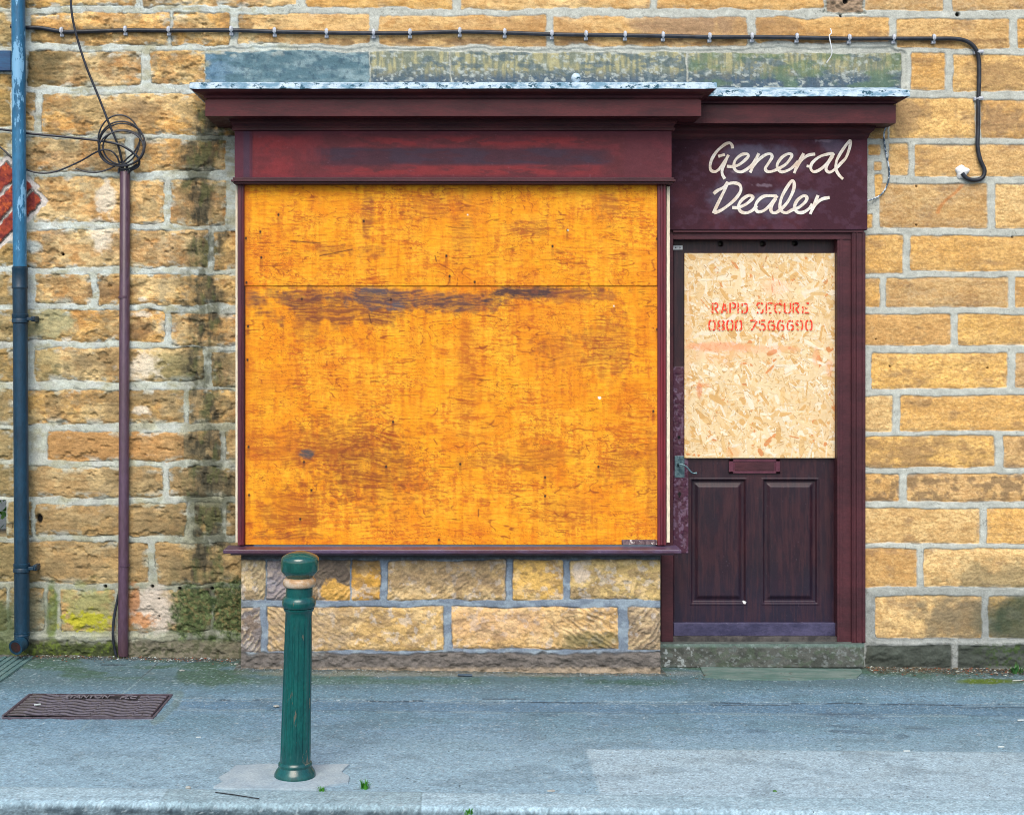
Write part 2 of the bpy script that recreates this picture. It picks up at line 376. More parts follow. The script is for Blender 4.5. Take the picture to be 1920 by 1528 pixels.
allst = stones + slabs
def wall_fun(x, y):
    sd, ids = sdf_map(x, y, allst)
    kinds = np.array([s[4] for s in allst])[ids]
    n = len(allst); r1 = rng.random(n)[ids]; r2 = rng.random(n)[ids]; r3 = rng.random(n)[ids]
    fineh = fbm(x/5, y/3.2, 4, 21); bed = fbm(x/60, y/9, 5, 33); med = fbm(x/22, y/14, 5, 41); big = fbm(x/90, y/60, 4, 57)
    right = ss(1560, 1640, x); left = 1-ss(470, 600, x)
    # red bricks of the patched opening, laid on the slant
    s_ = (x+y)/1.4142; t_ = (x-y)/1.4142; w1 = (vn(x/7, y/7, 9)-.5)*4
    inb = np.full(x.shape, 20.0)
    for (sa, sb, ta) in ((224, 256, -206), (262, 292, -204), (298, 323, -210), (200, 220, -222)):
        q1 = np.abs(s_+w1-(sa+sb)/2)-(sb-sa)/2; q2 = t_-ta+w1; q3 = -(t_+345)
        inb = np.minimum(inb, np.maximum(np.maximum(q1, q2), q3))
    zone = (inb < 9) & (x < 95)
    # ---- stone colour
    c = np.zeros(x.shape+(3,))
    idx = (r1*8).astype(int) % 8
    for k in range(8): c[idx == k] = OCH[k]
    c *= (.93+.17*r2)[..., None]
    c *= (.90+.20*bed)[..., None]; c = mixc(c, ss(.44, .64, fbm(x/70, y/34, 4, 72))*.4, A(224, 184, 118)); c = mixc(c, ss(.50, .66, fbm(x/44, y/26, 4, 70))*.4, A(186, 142, 84))
    c = mixc(c, ss(.52, .72, med)*.55*(1-right*.6), A(176, 124, 62))
    c = mixc(c, ss(.5, .66, fbm(x/40, y/30, 5, 71))*.55*left, A(150, 118, 78))
    c = mixc(c, ss(.60, .78, fbm(x/34, y/20, 5, 77)+.08*(r3-.5))*.6, A(140, 112, 84))
    c = mixc(c, ss(.45, .8, fineh)*.35, A(240, 204, 140))
    c = mixc(c, ss(.6, .7, fbm(x/12, y/3.0, 4, 83))*.5*(1-.3*right), A(150, 112, 66)); c = mixc(c, (1-ss(.004, .02, np.abs(fbm(x/26, y/8, 3, 84)-.5)))*ss(.5, .6, fbm(x/40, y/30, 3, 86))*left*.55, A(90, 66, 40)); c = mixc(c, right*ss(.5, .66, fbm(x/4.5+y/9, y/3.2-x/11, 3, 85))*.5, A(178, 136, 82)); c = mixc(c, right*(1-ss(.01, .05, np.abs(fbm(x/9+y/16, y/4.5, 3, 87)-.5)))*.38, A(150, 110, 64))
    # left side lower down turns olive and grey
    c = mixc(c, left*ss(.5, .6, fbm(x/50, y/34, 5, 73))*.55, A(232, 206, 150)); c = mixc(c, left*ss(.54, .64, fbm(x/34, y/20, 5, 76))*.5, A(186, 132, 72)); c = mixc(c, left*ss(.56, .68, fbm(x/18, y/14, 5, 74))*.5, A(150, 140, 112))
    lo = left*ss(560, 1000, y+80*(med-.5))
    c = mixc(c, lo*.62, A(154, 132, 92)); c = mixc(c, left*ss(380, 700, y)*ss(.44, .62, fbm(x/60, y/44, 5, 75))*.55, A(142, 118, 80)); c = mixc(c, left*ss(.5, .62, fbm(x/26, y/22, 5, 78))*.45, A(120, 104, 72)); c = mixc(c, left*ss(.58, .68, fbm(x/9, y/6, 5, 79))*.25, A(110, 92, 60))
    c = mixc(c, left*(1-ss(20, 90, x))*.45, A(120, 112, 72))
    c = mixc(c, left*blob(x, y, 60, 120, 60, 60, .5, 20, 4)*.7, A(86, 80, 52))
    # soot and damp streak under the cornice end, x ~ 385
    st = np.exp(-((x-(388+10*(fbm(x*0, y/60, 3, 91)-.5)*4))/(34+12*ss(300, 900, y)))**2)*ss(170, 230, y)*(.6+.6*ss(.3, .7, fbm(x/10, y/50, 5, 95)))
    st = st*(.55+.65*ss(.35, .62, fbm(x/16, y/14, 5, 98)))*(1-.45*(1-ss(-6, 0, -np.abs(sd)+2))*0)
    st = np.clip(st*(1.12+.9*np.exp(-((y-260)/90)**2)+.5*np.exp(-((y-930)/90)**2)), 0, 1)*(x > 300)
    # dark patches
    dk = blob(x, y, 265, 225, 50, 22, .7, 24, 5)*.0
    c = mixc(c, blob(x, y, 200, 540, 40, 30, .7, 22, 6)*.6, A(110, 86, 62))
    c = mixc(c, blob(x, y, 262, 620, 26, 18, .7, 16, 6)*.7, A(120, 90, 60))
    c = mixc(c, blob(x, y, 250, 205, 60, 22, .8, 22, 7)*.45, A(140, 108, 74))
    c = mixc(c, blob(x, y, 90, 600, 50, 40, .7, 16, 8)*.6, A(140, 150, 116))
    c = mixc(c, blob(x, y, 90, 680, 30, 40, .7, 16, 18)*.45, A(96, 104, 66))
    c = mixc(c, blob(x, y, 330, 690, 50, 40, .8, 20, 12)*.5, A(128, 128, 84))
    for (bx, by, rx, ry) in ((270, 690, 34, 22), (190, 440, 22, 30), (200, 375, 18, 30), (262, 590, 16, 6), (265, 770, 14, 8), (268, 562, 8, 5)):
        c = mixc(c, blob(x, y, bx, by, rx, ry, .9, 14, 12)*.75, A(226, 214, 190))
    # orange course
    c = mixc(c, ((y > 800) & (y < 870) & (x > 84) & (x < 345)).astype(float)*.5, A(192, 138, 78))
    # grey soot on upper right and along the cable
    c = mixc(c, blob(x, y, 1300, 45, 110, 26, .7, 22, 13)*.75, A(150, 122, 96))
    c = mixc(c, blob(x, y, 1440, 50, 60, 20, .7, 22, 14)*.6, A(156, 122, 84))
    c = mixc(c, blob(x, y, 1000, 60, 80, 34, .8, 22, 15)*.45, A(166, 120, 70))
    c = mixc(c, (ss(70, 76, y)*(1-ss(80, 90, y))*ss(.35, .6, fbm(x/24, y/10, 4, 16))*(x > 600))*.7, A(112, 84, 58))
    c = mixc(c, blob(x, y, 1870, 150, 60, 40, .9, 14, 19)*.5, A(140, 112, 82))
    c = mixc(c, blob(x, y, 1690, 215, 40, 40, .6, 18, 20)*.65, A(134, 110, 84))
    c = mixc(c, blob(x, y, 1870, 230, 60, 30, 1.0, 10, 22)*.4, A(120, 104, 90))
    c = mixc(c, ((y > 816) & (y < 880) & (x > 1600)).astype(float)*ss(.3, .7, med)*.7, A(146, 116, 80))
    c = mixc(c, ((y > 880) & (y < 945) & (x > 1600)).astype(float)*ss(.45, .6, fbm(x/16, y/14, 4, 23))*.7, A(122, 100, 74))
    c = mixc(c, right*blob(x, y, 1890, 1088, 130, 26, 1.0, 22, 24, .5)*.6, A(112, 108, 82))
    c = mixc(c, right*blob(x, y, 1810, 1160, 80, 48, .9, 20, 25, .5)*.7, A(92, 88, 74))
    c = mixc(c, right*blob(x, y, 1930, 1165, 90, 60, .25, 30, 26)*.92, A(52, 70, 54))
    c = mixc(c, right*((y > 1105)).astype(float)*.3*ss(.3, .7, med), A(120, 116, 96))
    # rust run below the cable entry
    run = np.abs(x-(1800-(y-340)*.62+8*np.sin(y/13)))
    c = mixc(c, (1-ss(2, 6, run))*((y > 345) & (y < 402) & (x > 1700)).astype(float)*.6, A(190, 118, 60))
    # recessed grey chiselled stone and holes
    c = np.where((kinds == 3)[..., None], A(150, 128, 104)*(.55+.8*fbm(x/9, y/7, 4, 27))[..., None], c)
    c = np.where((kinds == 4)[..., None], ((A(96, 94, 80)[None, None]*(1-right)[..., None]+A(70, 76, 68)[None, None]*right[..., None])*(.45+1.0*med)[..., None]), c)
    # ---- slate lintel blocks
    s5 = fbm(x/30, y/12, 5, 101); s6 = fbm(x/7, y/6, 4, 103); s7 = fbm(x/5, y/40, 4, 107)
    sl = np.zeros_like(c); sl[:] = A(84, 112, 120)
    sl = mixc(sl, ss(.4, .7, s5), A(128, 150, 152)); sl = mixc(sl, ss(.55, .7, s6)*.6, A(60, 84, 98))
    sl = mixc(sl, (1-ss(395, 470, x))*.5*ss(.3, .7, s5), A(60, 110, 150))
    gs = np.zeros_like(c); gs[:] = A(122, 128, 110)
    gs = mixc(gs, ss(.38, .62, s7), A(156, 150, 112)); gs = mixc(gs, ss(124, 152, y+20*(s6-.5))*.85, A(58, 82, 104)); gs = mixc(gs, ss(.5, .6, s7)*(1-ss(118, 140, y))*.5, A(176, 170, 128))
    gs = mixc(gs, ss(.52, .64, s6)*ss(.35, .5, s5)*.8, A(176, 182, 172)); gs = mixc(gs, ss(.56, .66, s5)*.7, A(76, 96, 104))
    gs = mixc(gs, (x > 1290)*ss(.4, .6, fbm(x/40, y/20, 4, 109))*.6, A(96, 118, 84))
    c = np.where((kinds == 5)[..., None], sl, c); c = np.where((kinds >= 6)[..., None], gs, c)
    # soot streak over everything
    c = mixc(c, st*.88, A(74, 70, 54)); c = mixc(c, np.clip(st*1.6-.7, 0, 1)*ss(.4, .6, fbm(x/8, y/22, 4, 112))*.7, A(34, 36, 30)); gm = ss(.5, .66, fbm(x/12, y/26, 4, 111))
    c = mixc(c, np.clip(st*1.3, 0, 1)*gm*.5, A(92, 96, 56))
    # ---- mortar
    mo = np.zeros_like(c); mo[:] = A(184, 186, 174)
    mo = mixc(mo, left*ss(.35, .6, med)*.7, A(186, 190, 170)); mo = mixc(mo, left*ss(.5, .66, fbm(x/40, y/30, 4, 116))*.6, A(160, 154, 118)); mo = mixc(mo, left*(1-ss(500, 900, y))*ss(.45, .6, fbm(x/24, y/9, 4, 118))*.6, A(204, 214, 208))
    mo = mixc(mo, right*ss(1060, 1140, y)*.8, A(134, 138, 134)); mo = mixc(mo, left*ss(900, 1150, y)*.6, A(134, 136, 116))
    mo = mixc(mo, st*.85, A(78, 80, 62)); mo *= (.78+.44*fbm(x/18, y/9, 5, 113))[..., None]; mo = mixc(mo, (1-ss(.003, .014, np.abs(fbm(x/16, y/16, 3, 114)-.5)))*ss(.45, .6, fbm(x/60, y/60, 3, 119))*.5, A(84, 82, 70))
    gr = vn(x/18, y/18, 115)
    lowside = np.clip((np.roll(sd, 2, 0)-sd)*.4+.5, 0, 1); edge = (1-ss(.2, 1.7, np.abs(sd-.7)))*(ss(.42, .58, gr)*.6+.75*ss(.3, .6, gr)*ss(.6, .9, 1-lowside))*(.5+.5*left+.1*right); edge = np.clip(edge, 0, 1)
    inside = 1-ss(-.9, .9, sd)
    smear = ss(.54, .66, fbm(x/22, y/12, 4, 117))*(.25+.75*left)*ss(-8-6*left, 0, sd)*.8     # mortar buttered over stone edges
    col = mixc(mo, inside*(1-smear), np.zeros(3))+c*(inside*(1-smear))[..., None]
    col *= (1-edge*.68)[..., None]
    # moss, whitewash and algae near the ground, left
    ms = left*ss(1095, 1150, y+40*(med-.5))
    col = mixc(col, left*blob(x, y, 168, 1140, 46, 42, .7, 14, 31, .4)*.7, A(146, 150, 96))
    col = mixc(col, left*blob(x, y, 160, 1162, 40, 15, 1.3, 9, 32, .3)*.8, A(168, 164, 10))
    col = mixc(col, left*blob(x, y, 98, 1150, 10, 50, .6, 14, 33)*.85, A(96, 112, 50))
    col = mixc(col, left*blob(x, y, 285, 1140, 46, 42, .5, 16, 34)*.85, A(196, 184, 168))
    col = mixc(col, left*blob(x, y, 262, 1162, 26, 12, 1.0, 10, 35)*.8, A(188, 128, 74))
    col = mixc(col, left*blob(x, y, 251, 1126, 12, 26, .8, 10, 36)*.8, A(168, 112, 62))
    mg = fbm(x/6, y/6, 5, 119)
    for (bx, by, rx, ry) in ((365, 1150, 42, 52), (430, 1150, 40, 70)):
        m = left*blob(x, y, bx, by, rx, ry, .8, 14, 37, .3)*(.6+.4*ss(.4, .55, fbm(x/3.5, y/3.5, 5, 38))); col = mixc(col, m*.9, A(70, 84, 48)); col = mixc(col, m*ss(.46, .6, mg)*.8, A(38, 52, 26)); col = mixc(col, m*ss(.56, .7, fbm(x/5, y/5, 4, 121))*.6, A(118, 134, 84))
    m = left*ss(1198, 1210, y+10*(mg-.5))*(1-ss(222, 240, x)); col = mixc(col, m*.9, A(62, 72, 36)); col = mixc(col, m*ss(.52, .66, mg)*.7, A(96, 112, 40)); col = mixc(col, m*ss(.5, .66, fbm(x/10, y/6, 4, 4))*.6, A(34, 42, 20))
    m = left*ss(1196, 1208, y)*ss(222, 240, x); col = mixc(col, m*.8, A(118, 112, 94)); col = mixc(col, m*ss(.5, .64, mg)*.6, A(60, 68, 40))
    col = mixc(col, left*blob(x, y, 52, 1150, 44, 40, .6, 18, 38)*.7, A(110, 116, 96)); col = mixc(col, left*blob(x, y, 0, 1180, 30, 60, .6, 18, 39)*.8, A(80, 92, 56))
    col = mixc(col, right*ss(1200, 1210, y)*ss(.5, .62, mg)*ss(1800, 1900, x)*.8, A(60, 82, 36))
    # stain just under the sill on both sides, and pale sealant strip up the bay
    # bricks
    bc = mixc(np.zeros_like(c)+A(152, 66, 48), ss(.45, .65, fbm(x/8, y/8, 4, 123)), A(118, 48, 46)); bc = mixc(bc, ss(.6, .7, fbm(x/6, y/6, 4, 125)), A(190, 92, 52))
    wm = A(214, 206, 196)*(.7+.5*fbm(x/6, y/6, 4, 127))[..., None]
    b_in = 1-ss(-1, 1, inb)
    z = zone.astype(float)
    col = np.where(zone[..., None], wm*(1-b_in[..., None])+bc*b_in[..., None], col)
    col = np.where((zone & (np.abs(inb-1) < 1.5) & (vn(x/12, y/12, 3) > .45))[..., None], col*.3, col)
    col = mixc(col, blob(x, y, 62, 462, 16, 12, .4, 12, 41)*.9, A(196, 204, 196))
    # ---- relief (metres)
    depth_e = np.where(kinds == 4, 5, 3.2)
    prof = 1-np.exp(np.minimum(sd, 0)/depth_e)
    rough = .0035+.0035*left
    c_h = 0
    h = inside*(prof*(.0055+.002*left) + (bed-.5)*(.005+.004*left) + (med-.5)*(.004+.005*left) + (fineh-.5)*rough*1.15)
    tool = np.sin((x*.5+y)*.75+14*fbm(x/22, y/22, 2, 50))*.0006*right*ss(.3, .6, vn(x/30, y/30, 51))
    h = h+inside*tool
    h = h+(1-inside)*(.003*right+.0035+(fbm(x/12, y/12, 4, 130)-.5)*.005)
    h = h-edge*.0035
    h = h-inside*left*ss(.62, .72, fbm(x/26, y/16, 4, 133))*.010
    h = np.where(kinds == 3, -.006+(fbm(x/8, y/6, 4, 28)-.5)*.03, h)
    h = np.where(kinds == 4, h+.012+ (med-.5)*.02, h)
    h = np.where(kinds >= 5, .004+(s5-.5)*.004+(s6-.5)*.002-inside*0-(sd > -.8)*.006, h)
    h = np.where(zone, b_in*.010+(mg-.5)*.006, h)
    # nail and drill holes
    for (hx, hy, r) in ((198, 1099, 3), (286, 1099, 3), (337, 1103, 3), (398, 1103, 3), (299, 1122, 1.6), (299, 1155, 1.6), (74, 972, 6), (118, 477, 3), (1642, 636, 1.5), (1668, 687, 1.6), (1851, 690, 1.6), (1718, 350, 1.4), (1718, 422, 1.4), (1898, 445, 1.6), (1586, 2, 5), (1795, 28, 4), (1577, 30, 3)):
        q = np.hypot(x-hx, (y-hy)*(.7 if r == 6 else 1)); m = 1-ss(r*.7, r*1.25, q); h = h-m*.02; col = mixc(col, m, A(14, 14, 12))
    return h, np.clip(col, .003, .85)

def steps(*seg):
    out = []
    for a, b, s in seg: out.append(np.arange(a, b, s))
    out.append(np.array([seg[-1][1]])); return np.concatenate(out)
WX = steps((-740, -20, 7), (-20, 480, 1.55), (480, 1590, 1.9), (1590, 1945, 1.55), (1945, 2740, 7))
WY = steps((-640, -6, 7), (-6, 175, 1.55), (175, 1268, 1.6))
wall = thing("stone_wall", "ochre sandstone wall with pale mortar joints behind the shopfront", "wall", (0, 0, 0))
tag(wall, kind=None)
def wkeep(x, y): return ~(((x > 476) & (x < 1604) & (y > 176)) | ((x < 12) & (x > -90) & (y > 936) & (y < 1006)))
field("stonework", WX, WY, 0.0, wall_fun, M_stone, wall, keep=wkeep)
# reveal of the small pierced opening at the left edge and its worn baluster
o = MB(); a = W(-90, 936); b = W(12, 1006)
o.box((a[0]-.02, .0, a[2]), (b[0]+.02, .3, a[2]+.03)); o.box((a[0]-.02, .0, b[2]-.03), (b[0]+.02, .3, b[2])); o.box((b[0], .0, b[2]), (b[0]+.03, .3, a[2])); o.box((a[0]-.03, 0.0, b[2]), (a[0], .3, a[2]))
M_reveal = paint("plain_sandstone", A(128, 112, 78), A(150, 134, 96), .9, 12, bmp=(120, .6, .003))
o.build("opening_reveal", M_reveal, wall)
# beam let into the wall
o = MB(); o.pbox(-140, 95, 20, 133, -.02, .03, .003); o.build("timber_beam", M_blue, wall)
# ground-level plants seen through the opening
sh = MB(); c0 = W(-30, 965) + np.array([0, .75, 0])
for k in range(420):
    p = c0+np.array([rng.normal()*.16, rng.normal()*.12, rng.normal()*.10+.02]); a1 = rng.normal(size=3); a1 /= np.linalg.norm(a1); b1 = np.cross(a1, rng.normal(size=3)); b1 /= np.linalg.norm(b1)
    L = .022+.02*rng.random()
    sh.add([p, p+a1*L+b1*L*.35, p+a1*L*2, p+a1*L-b1*L*.35], [(0, 1, 2, 3)])
for k in range(9):
    e = c0+np.array([rng.normal()*.12, rng.normal()*.08, rng.normal()*.08]); sh.tube([c0+np.array([0, 0, -c0[2]-.02+.0]), c0+np.array([0, 0, -.3]), e], .004, 5, 4)
o = sh.build("garden_shrub", M_leafy, origin=(c0[0], c0[1], 0)); tag(o, "bright green shrub glimpsed through the small opening at the far left", "shrub")

# ------------------------------------------------------------------ stall riser below the shop window
bd = .22
rst = [(451, 1050, 498, 1124, 0), (501, 1050, 656, 1124, 1), (659, 1050, 713, 1124, 2), (727, 1050, 948, 1124, 3), (962, 1050, 1055, 1124, 2), (1069, 1050, 1240, 1124, 4),
       (450, 1138, 489, 1222, 5), (502, 1138, 832, 1219, 6), (848, 1138, 1159, 1216, 7), (1178, 1138, 1240, 1216, 8)]
def riser_fun(x, y):
    sd, ids = sdf_map(x, y, rst, warp=.62)
    base = [A(176, 156, 118), A(160, 138, 108), A(206, 156, 72), A(190, 160, 110), A(214, 172, 96), A(196, 168, 110), A(120, 112, 108), A(202, 166, 106), A(214, 174, 116), A(142, 124, 100)]
    c = np.array(base)[ids]
    med = fbm(x/24, y/14, 5, 201); fine = fbm(x/5, y/4, 4, 203)
    ang = np.array([.9, .8, .3, .7, 0, 1.1, .9, -.75, -.6, .9])[ids]
    groove_on = np.array([1, 1, .1, .55, 0, .5, 1.1, 1, 1, .8])[ids]*np.where(ids == 7, 1-ss(540, 700, x+40*(med-.5)), np.where(ids == 8, ss(1010, 1090, x+40*(med-.5)), 1))
    ph = (x*np.sin(ang)+y*np.cos(ang))*.62+11*fbm(x/22, y/22, 4, 205)
    gv = np.sin(ph)*groove_on*ss(.3, .55, fbm(x/16, y/16, 4, 206))
    c = c*(.72+.56*med)[..., None]; c = mixc(c, ss(.5, .62, fbm(x/20, y/16, 5, 222))*.45, A(226, 196, 146)); c = mixc(c, ss(.52, .64, fbm(x/26, y/14, 5, 223))*.5, A(128, 106, 82)); c = mixc(c, ss(.6, .68, fbm(x/10, y/7, 5, 224))*.4, A(112, 94, 70)); c = mixc(c, ss(.58, .68, fbm(x/12, y/12, 4, 226))*.4, A(196, 190, 184))
    c = mixc(c, ss(.2, .9, gv)*.45*ss(.3, .5, fine), A(108, 92, 74)); c = mixc(c, ss(.3, 1, -gv)*.3, A(228, 206, 164))
    c = mixc(c, (ids == 1)*(1-ss(560, 600, x-((y-1050)*-.6)))*.5, A(120, 126, 148))
    c = mixc(c, (ids == 1)*blob(x, y, 600, 1068, 60, 34, .6, 20, 210, .2)*.85, A(92, 82, 74))
    c = mixc(c, (ids == 1)*blob(x, y, 640, 1112, 40, 22, .8, 14, 211, .2)*.8, A(214, 164, 76))
    c = mixc(c, (ids == 2)*(x < 720)*(1-ss(1060, 1082, y+16*(fine-.5)))*.7, A(100, 86, 66))
    c = mixc(c, (ids == 3)*blob(x, y, 840, 1075, 120, 30, .7, 20, 212)*.5, A(122, 104, 84))
    c = mixc(c, (ids == 7)*blob(x, y, 560, 1180, 80, 50, .7, 20, 213)*.45, A(150, 136, 120))
    c = mixc(c, (ids == 8)*blob(x, y, 1110, 1200, 60, 16, .7, 16, 214)*.7, A(92, 92, 56))
    c = mixc(c, (ids == 8)*blob(x, y, 930, 1170, 90, 30, .7, 20, 215)*.35, A(196, 156, 122))
    c = mixc(c, blob(x, y, 1090, 1075, 18, 18, .8, 10, 216)*.6, A(210, 196, 184))
    mo = np.zeros_like(c)+A(116, 128, 140); mo = mixc(mo, ss(.45, .65, med)*.8, A(146, 160, 168)); mo = mixc(mo, (1-ss(440, 500, x))*.6, A(110, 110, 104))
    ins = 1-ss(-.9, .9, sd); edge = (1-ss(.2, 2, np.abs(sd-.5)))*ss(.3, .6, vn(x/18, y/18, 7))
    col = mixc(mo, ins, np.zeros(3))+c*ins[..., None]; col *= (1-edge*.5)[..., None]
    # shade right under the sill, painted in as a dark line
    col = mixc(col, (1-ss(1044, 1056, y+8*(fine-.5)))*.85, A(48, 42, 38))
    # rough render plinth
    pl = ss(1220, 1226, y+14*(fbm(x/34, y/20, 3, 220)-.5)); pc = A(104, 98, 92)*(.55+.9*fbm(x/12, y/9, 5, 221))[..., None]
    pc = mixc(pc, ss(1246, 1256, y+6*(fine-.5)), A(156, 140, 118)); pc = mixc(pc, (x < 620)*ss(.5, .7, med)*.5, A(130, 136, 134))
    pe = (1-ss(0, 2.5, np.abs(y+14*(fbm(x/34, y/20, 3, 220)-.5)-1224)))*.5
    col = mixc(col, pl, np.zeros(3))+pc*pl[..., None]; col *= (1-pe)[..., None]
    h = ins*((1-np.exp(np.minimum(sd, 0)/3))*.008+(med-.5)*.016+(fine-.5)*.008+gv*-.003)+(1-ins)*.004-edge*.003
    h = h*(1-pl)+pl*(.012+(fbm(x/14, y/9, 5, 221)-.5)*.03)-pe*.012
    return h, np.clip(col, .003, .85)
rx = W(453, 1040, bd)[0]; rx2 = W(1236, 1040, bd)[0]
riser = thing("stall_riser", "low tooled sandstone base wall with blue-grey joints under the boarded shop window", "wall", ((rx+rx2)/2, -bd, 0))
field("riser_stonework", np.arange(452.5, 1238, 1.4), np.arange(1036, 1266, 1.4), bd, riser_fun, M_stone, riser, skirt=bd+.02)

# ------------------------------------------------------------------ shopfront joinery
win = thing("shop_window", "maroon timber shopfront bay boarded over with stained orange plywood", "shopfront", ((rx+rx2)/2, -.1, W(860, 1040, bd)[2]))
xL = W(440, 300, .24)[0]; xR = W(1260, 300, .24)[0]
# carcase closing the bay to the wall on both sides
o = MB()
zs = W(0, 1030, .2)[2]; zt = W(0, 230, .24)[2]
o.box((W(449, 0, .19)[0], .02, zs), (W(460, 0, .19)[0], -.17, zt)); o.box((W(1236, 0, .19)[0], .02, zs), (W(1247, 0, .19)[0], -.17, zt)); o.box((xL+.02, .02, zt-.02), (xR-.02, -.2, zt+.1))
o.build("side_return", M_maroon, win)
def prof(z0, pts): return [(o_, z0+z_) for o_, z_ in pts]
def zpy(py, d): return W(0, py, d)[2]
def cyma(o0, z0, o1, z1, n=8):
    return [(o0+(o1-o0)*(t-.13*math.sin(2*math.pi*t)), z0+(z1-z0)*(t+.05*math.sin(2*math.pi*t))) for t in [k/n for k in range(n+1)]]
# main cornice: bed mould, soffit, corona, cyma
zb = zpy(243, .24); zsof = zpy(218, .36); zco = zpy(187, .36); zcr = zpy(164, .42)
P = [(0.0, zb-.01), (.012, zb-.005), (.012, zb+.006)]+cyma(.008, zb+.008, .018, zsof-.010, 6)+[(.022, zsof-.009), (.022, zsof), (.12, zsof), (.12, zco-.002), (.112, zco), (.112, zco+.005), (.124, zco+.008)]+cyma(.124, zco+.009, .172, zcr-.008, 10)+[(.178, zcr-.006), (.178, zcr), (.0, zcr+.012)]
o = MB(); o.mould(P, xL, xR, .24); o.build("cornice", M_maroon2, win)
def wavy(o, amp):
    return o
def flashing(name, xl, xr, d0, off, z, parent, left=True, right=True, hgt=.034):
    mb = MB(); n = 90; X0 = xl-(off if left else 0); X1 = xr+(off if right else 0)
    dd = d0+off; V = []
    for k in range(n+1):
        x = X0+(X1-X0)*k/n; w = (vn(np.array(k*.45), np.array(2.), 5)-.5)*.007
        zb_ = z-.006-abs(w)*.9
        V += [[x, -.004, z+hgt+.07*0+.05], [x, -(dd-.01), z+hgt+w*.3], [x, -(dd+.003)-w*.4, z+hgt-.004+w*.3], [x, -(dd+.004)-w*.6, zb_], [x, -(dd-.0), zb_]]
    F = []
    for k in range(n):
        for j in range(4):
            a_ = k*5+j; F.append([a_, a_+1, a_+6, a_+5])
    mb.add(V, F)
    for X, s_ in ((X0, left), (X1, right)):
        if s_: mb.box((X-.003, -.004, z-.006), (X+.003, -(dd+.003), z+hgt-.004))
    return mb.build(name, M_lead, parent)
flashing("lead_flashing", xL, xR, .24, .180, zcr, win, hgt=.025)
# small ball left on top of the flashing
o = MB(); c = W(1080, 147, .40); o.lathe([(.001, .024), (.012, .021), (.020, .012), (.023, 0), (.020, -.012), (.012, -.02), (.009, -.028), (.016, -.036), (.016, -.046)], c, 20)
o.build("finial_knob", M_lead, win, smooth=True)
# fascia board with faded paint where the sign used to be
def fascia_fun(x, y):
    b = fbm(x/60, y/14, 5, 301); v = fbm(x/9, y/60, 5, 303); f = fbm(x/4, y/4, 4, 305)
    c = np.zeros(x.shape+(3,))+A(90, 46, 50)
    c = mixc(c, ss(.42, .62, fbm(x/40, y/16, 4, 311))*.5, A(116, 50, 56))
    band = ss(275, 283, y+8*(b-.5))*(1-ss(305, 314, y+8*(b-.5)))*ss(560, 640, x+50*(v-.5))*(1-ss(1120, 1160, x))
    red = np.maximum(ss(252, 262, y)*(1-ss(268, 280, y))*ss(620, 760, x)*(1-ss(1040, 1150, x))*ss(.40, .6, fbm(x/30, y/8, 4, 308)), ss(306, 314, y)*(1-ss(325, 333, y))*ss(580, 660, x)*(1-ss(1070, 1160, x))*ss(.34, .58, fbm(x/36, y/9, 4, 309)))
    red = np.maximum(red, ss(472, 476, x)*(1-ss(530, 620, x))*ss(250, 262, y)*(.35+.5*ss(.35, .6, fbm(x/20, y/14, 4, 310))))
    c = mixc(c, red*.7, A(134, 50, 52)); c *= (.9+.2*f)[..., None]; c = mixc(c, band*.8, A(64, 44, 54)); c = mixc(c, band*ss(.5, .65, b)*.5, A(58, 52, 66))
    c = mixc(c, (1-ss(244, 258, y))*.6, A(90, 50, 62)); c = mixc(c, ss(325, 333, y)*.3, A(100, 40, 56))
    c = mixc(c, (1-ss(472, 474, x))*.7, A(84, 48, 62)); c = mixc(c, ss(455, 458, x)*(1-ss(466, 470, x))*.6, A(66, 56, 72)); c = mixc(c, ss(1160, 1180, x)*.5, A(96, 50, 58))
    c = mixc(c, ss(.8, .86, f)*.3, A(130, 96, 106))
    return (b-.5)*.0015-(np.abs(x-473) < 1)*.003, c
field("fascia", np.arange(440, 1260.5, 1.7), np.arange(241, 336, 1.5), .24, fascia_fun, M_field, win, skirt=.04)
o = MB()
for (y0, y1, d_) in ((333, 337, .248), (337, 340.5, .256), (340.5, 345, .244)):
    a_ = W(440, y0, d_); b_ = W(1260, y1, d_); o.box((xL-(d_-.24), .0, a_[2]), (xR+(d_-.24), -d_, b_[2]), .0015)
o.build("fascia_moulding", M_maroon, win)
# posts: ribbed, with the dark rebate and cream batten edge
def post(x0, x1, batten, side):
    mb = MB()
    a_ = (x1-x0)
    mb.pbox(x0, 345, x1, 1022, .1, .205, .001)
    mb.pbox(x0+a_*.38, 345, x0+a_*.60, 1022, .1, .212, .002); mb.pbox(x0+a_*.72, 345, x0+a_*.88, 1022, .1, .215, .002)
    p = mb.build("side_post", M_post, win)
    mb = MB(); mb.pbox(batten[0], 348+(side > 0)*2, batten[1], 1017, .06, .188, .001); mb.build("batten", M_cream, win); return p
M_post = paint("maroon_post_paint", A(122, 34, 46), A(78, 34, 48), .4, 5, (2, 1, .15))
post(446, 458, (441.5, 445.5), -1); post(1233, 1248.5, (1250, 1256), 1)
